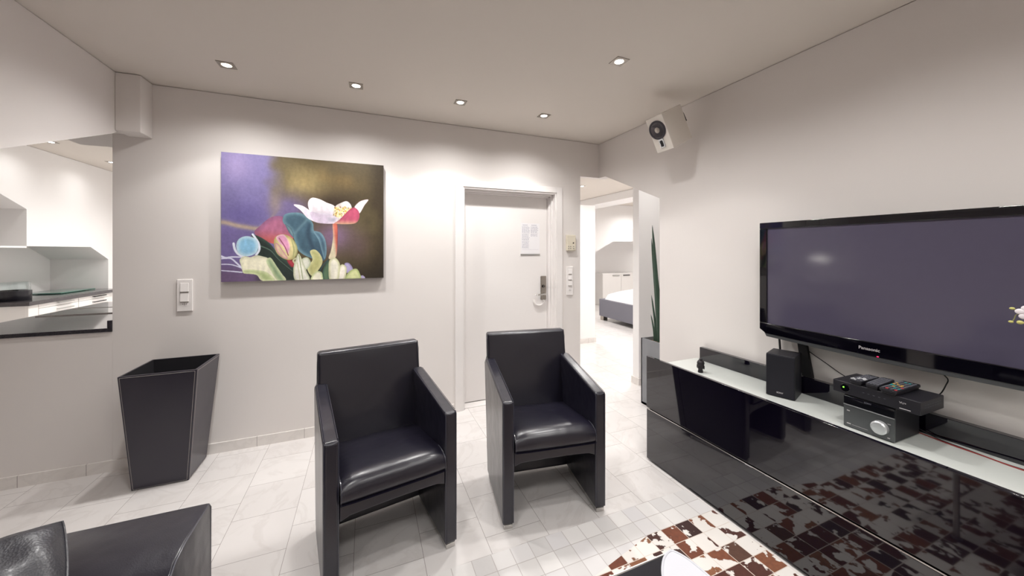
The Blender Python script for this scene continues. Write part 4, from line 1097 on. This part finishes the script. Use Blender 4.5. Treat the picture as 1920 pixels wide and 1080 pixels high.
for (tx, ty, tz), (bx, by), r_ in (((2.5, 2.622, 1.660), (2.5, 2.535), .019), ((2.5, 2.634, 1.536), (2.5, 2.55), .015), ((2.505, 2.60, 1.35), (2.51, 2.52), .02), ((2.5, 2.634, 1.0), (2.49, 2.565), .010), ((2.5, 2.64, .815), (2.485, 2.58), .009), ((2.56, 2.46, 1.45), (2.54, 2.48), .02)):
    bm = new(); B0 = Vector((bx-2.5, by-2.55, -.01)); T0 = Vector((tx-2.5, ty-2.55, tz-ph+.03))
    mid = (B0+T0)/2+Vector((0, -.012, 0)); tube(bm, [B0, B0.lerp(T0, .25)+Vector((0, -.01, 0)), mid, B0.lerp(T0, .8)+Vector((0, -.006, 0)), T0], r_, 12, smooth=6, radii=[.9, 1, .97, .85, .62, .05])
    obj('spike', bm, M['spike'], t)

# ================================================================ KITCHEN THINGS
t = thing('worktop', 'polished dark granite worktop on the low wall at the kitchen opening', 'worktop', (-1.93, 3.9, .899))
bm = new(); box(bm, -2.35+1.93, -1.516+1.93, BY-.004-3.9, 4.72-3.9, 0, .022); obj('slab', bm, M['granite'], t, .001)
bm = new(); box(bm, -2.9+1.93, -2.35+1.93, BY-.004-3.9, 3.35-3.9, 0, .022); obj('slab_return', bm, M['granite'], t)
bm = new(); box(bm, -2.9+1.93, -1.5145+1.93, BY-.010-3.9, BY-.0042-3.9, .0, .0235); box(bm, -1.516-.022+1.93, -1.5165+1.93, BY-.008-3.9, 4.6-3.9, .0222, .072); obj('edge_strip', bm, M['granite_black'], t)
bm = new(); box(bm, -2.33, -1.55, 3.27, 4.69, 0, .898); o = tag(obj('base_cabinet', bm, M['white_lacquer'], smooth=False), 'white base cabinet under the granite worktop, behind the low wall', 'cabinet')
t = thing('glass_slab', 'dark glass slab with a bright rim on the granite worktop', 'glass_slab', (-2.02, 4.1, .9212))  # plain dark glass slab, chrome strips at front and back
bm = new(); box(bm, -.28, .30, -.25, .12, 0, .004); obj('glass_plate', bm, M['ampwin'], t)
bm = new(); box(bm, -.285, .305, .12, .128, 0, .007); box(bm, -.285, .305, -.258, -.25, 0, .007); obj('rim', bm, M['chrome'], t)

CX_ = -3.18
t = thing('kitchen_unit', 'white gloss kitchen drawer unit along the far kitchen wall', 'cabinet', (CX_, 5.9, 0))
bm = new(); box(bm, -.66, -.02, 5.22-5.9, 6.67-5.9, .08, .86); obj('carcass', bm, M['white_lacquer'], t)
bm = new(); box(bm, -.6, -.06, 5.3-5.9, 6.6-5.9, 0, .08); obj('plinth', bm, M['amp'], t)
for (a, b), hm in (((5.345, 5.905), 'steel'), ((5.91, 6.46), 'blacksteel')):
    for z0, z1, zh in ((.815, .858, .842), (.66, .811, .775), (.37, .656, .6), (.09, .366, .3)):
        z0, z1 = z0, z1
        bm = new(); box(bm, -.02, 0, a-5.9+.002, b-5.9-.002, z0, z1); d = obj('drawer', bm, M['white_lacquer'], t, .001)
    # broad top drawers
        y_c = (a+b)/2-5.9+.06
        bm = new(); hh = .11; box(bm, .018, .026, y_c-hh, y_c+hh, zh-.006, zh+.006)
        for s in (-1, 1): box(bm, 0, .018, y_c+s*(hh-.01)-.004, y_c+s*(hh-.01)+.004, zh-.004, zh+.004)
        obj('handle', bm, M[hm], d)
bm = new(); box(bm, -.02, .0, 5.222-5.9, 5.34-5.9, .09, .858); obj('end_filler', bm, M['white_lacquer'], t)
t = thing('counter_slab', 'long dark stone counter on the white drawers in the kitchen recess', 'worktop', (-3.5, 5.9, .86))
bm = new(); box(bm, -3.865+3.5, -3.155+3.5, 5.19-5.9, 6.675-5.9, 0, .04); obj('slab', bm, M['granite'], t, .002)
t = thing('glass_plate', 'green glass platter lying on the far kitchen counter', 'platter', (-3.55, 6.32, .9002))
bm = new(); prism(bm, rr(-.16, .16, -.30, .30, .02, 4), 'z', .004, .014); obj('plate', bm, M['plateglass'], t, .003)
bm = new(); box(bm, -.1, .1, -.2, .2, 0, .004); obj('base', bm, M['plateglass'], t)
t = thing('canister', 'round black canister with a clear glass rim on the kitchen counter, far left', 'container', (-3.42, 5.42, .9002))
bm = new(); lathe(bm, [(0, 0), (.125, 0), (.128, .006), (.128, .1), (.12, .104), (0, .104)], seg=40); obj('base', bm, M['darkside'], t)
bm = new(); lathe(bm, [(.118, .1045), (.118, .19), (.112, .19), (.112, .1045)], seg=40); obj('glass_rim', bm, M['glass'], t)

# ================================================================ BEDROOM THINGS
t = thing('bed', 'bed with a grey upholstered base and white bedding, seen through the passage', 'bed', (5.4, 5.1, 0))
bm = new(); box(bm, -.95, 1.0, -1.0, 1.05, .085, .43); obj('upholstered_base', bm, M['grey_fabric'], t, .01, 3)
bm = new(); n = 24; g = []
for i in range(n+1):
    row = []
    for j in range(n+1):
        u, v = -1+2*i/n, -1+2*j/n; e = (1-abs(u)**5)*(1-abs(v)**5); row.append(bm.verts.new((u*.93+.02, v*.99+.02, .40+.25*max(0, e)**.35+.02*math.sin(3*u+2*v)*e+.05*e*(u+.2))))
    g.append(row)
for i in range(n):
    for j in range(n): bm.faces.new((g[i][j], g[i+1][j], g[i+1][j+1], g[i][j+1]))
obj('bedding', bm, M['linen'], t)
for x, y in ((-.93, .93), (-.93, -.9), (.9, .93), (.9, -.9)):
    bm = new(); box(bm, x, x+.1, y, y+.1, 0, .085); f_ = obj('foot', bm, M['nickel'], t, .002)
t = thing('sideboard', 'white two-door cupboard in the recess behind the bed', 'cabinet', (6.2, 7.6, 0))
bm = new(); box(bm, -.59, .6, .02, .38, 0, .83); obj('carcass', bm, M['white_lacquer'], t)
for a, hm in ((-.585, 'steel'), (.005, 'blacksteel')):
    bm = new(); box(bm, a, a+.58, 0, .02, .05, .822); d = obj('door', bm, M['white_lacquer'], t, .002)
    x_ = -.28 if a < -.1 else .06
    bm = new(); box(bm, x_, x_+.21, -.02, 0, .765, .785); h_ = obj('handle', bm, M[hm], d)
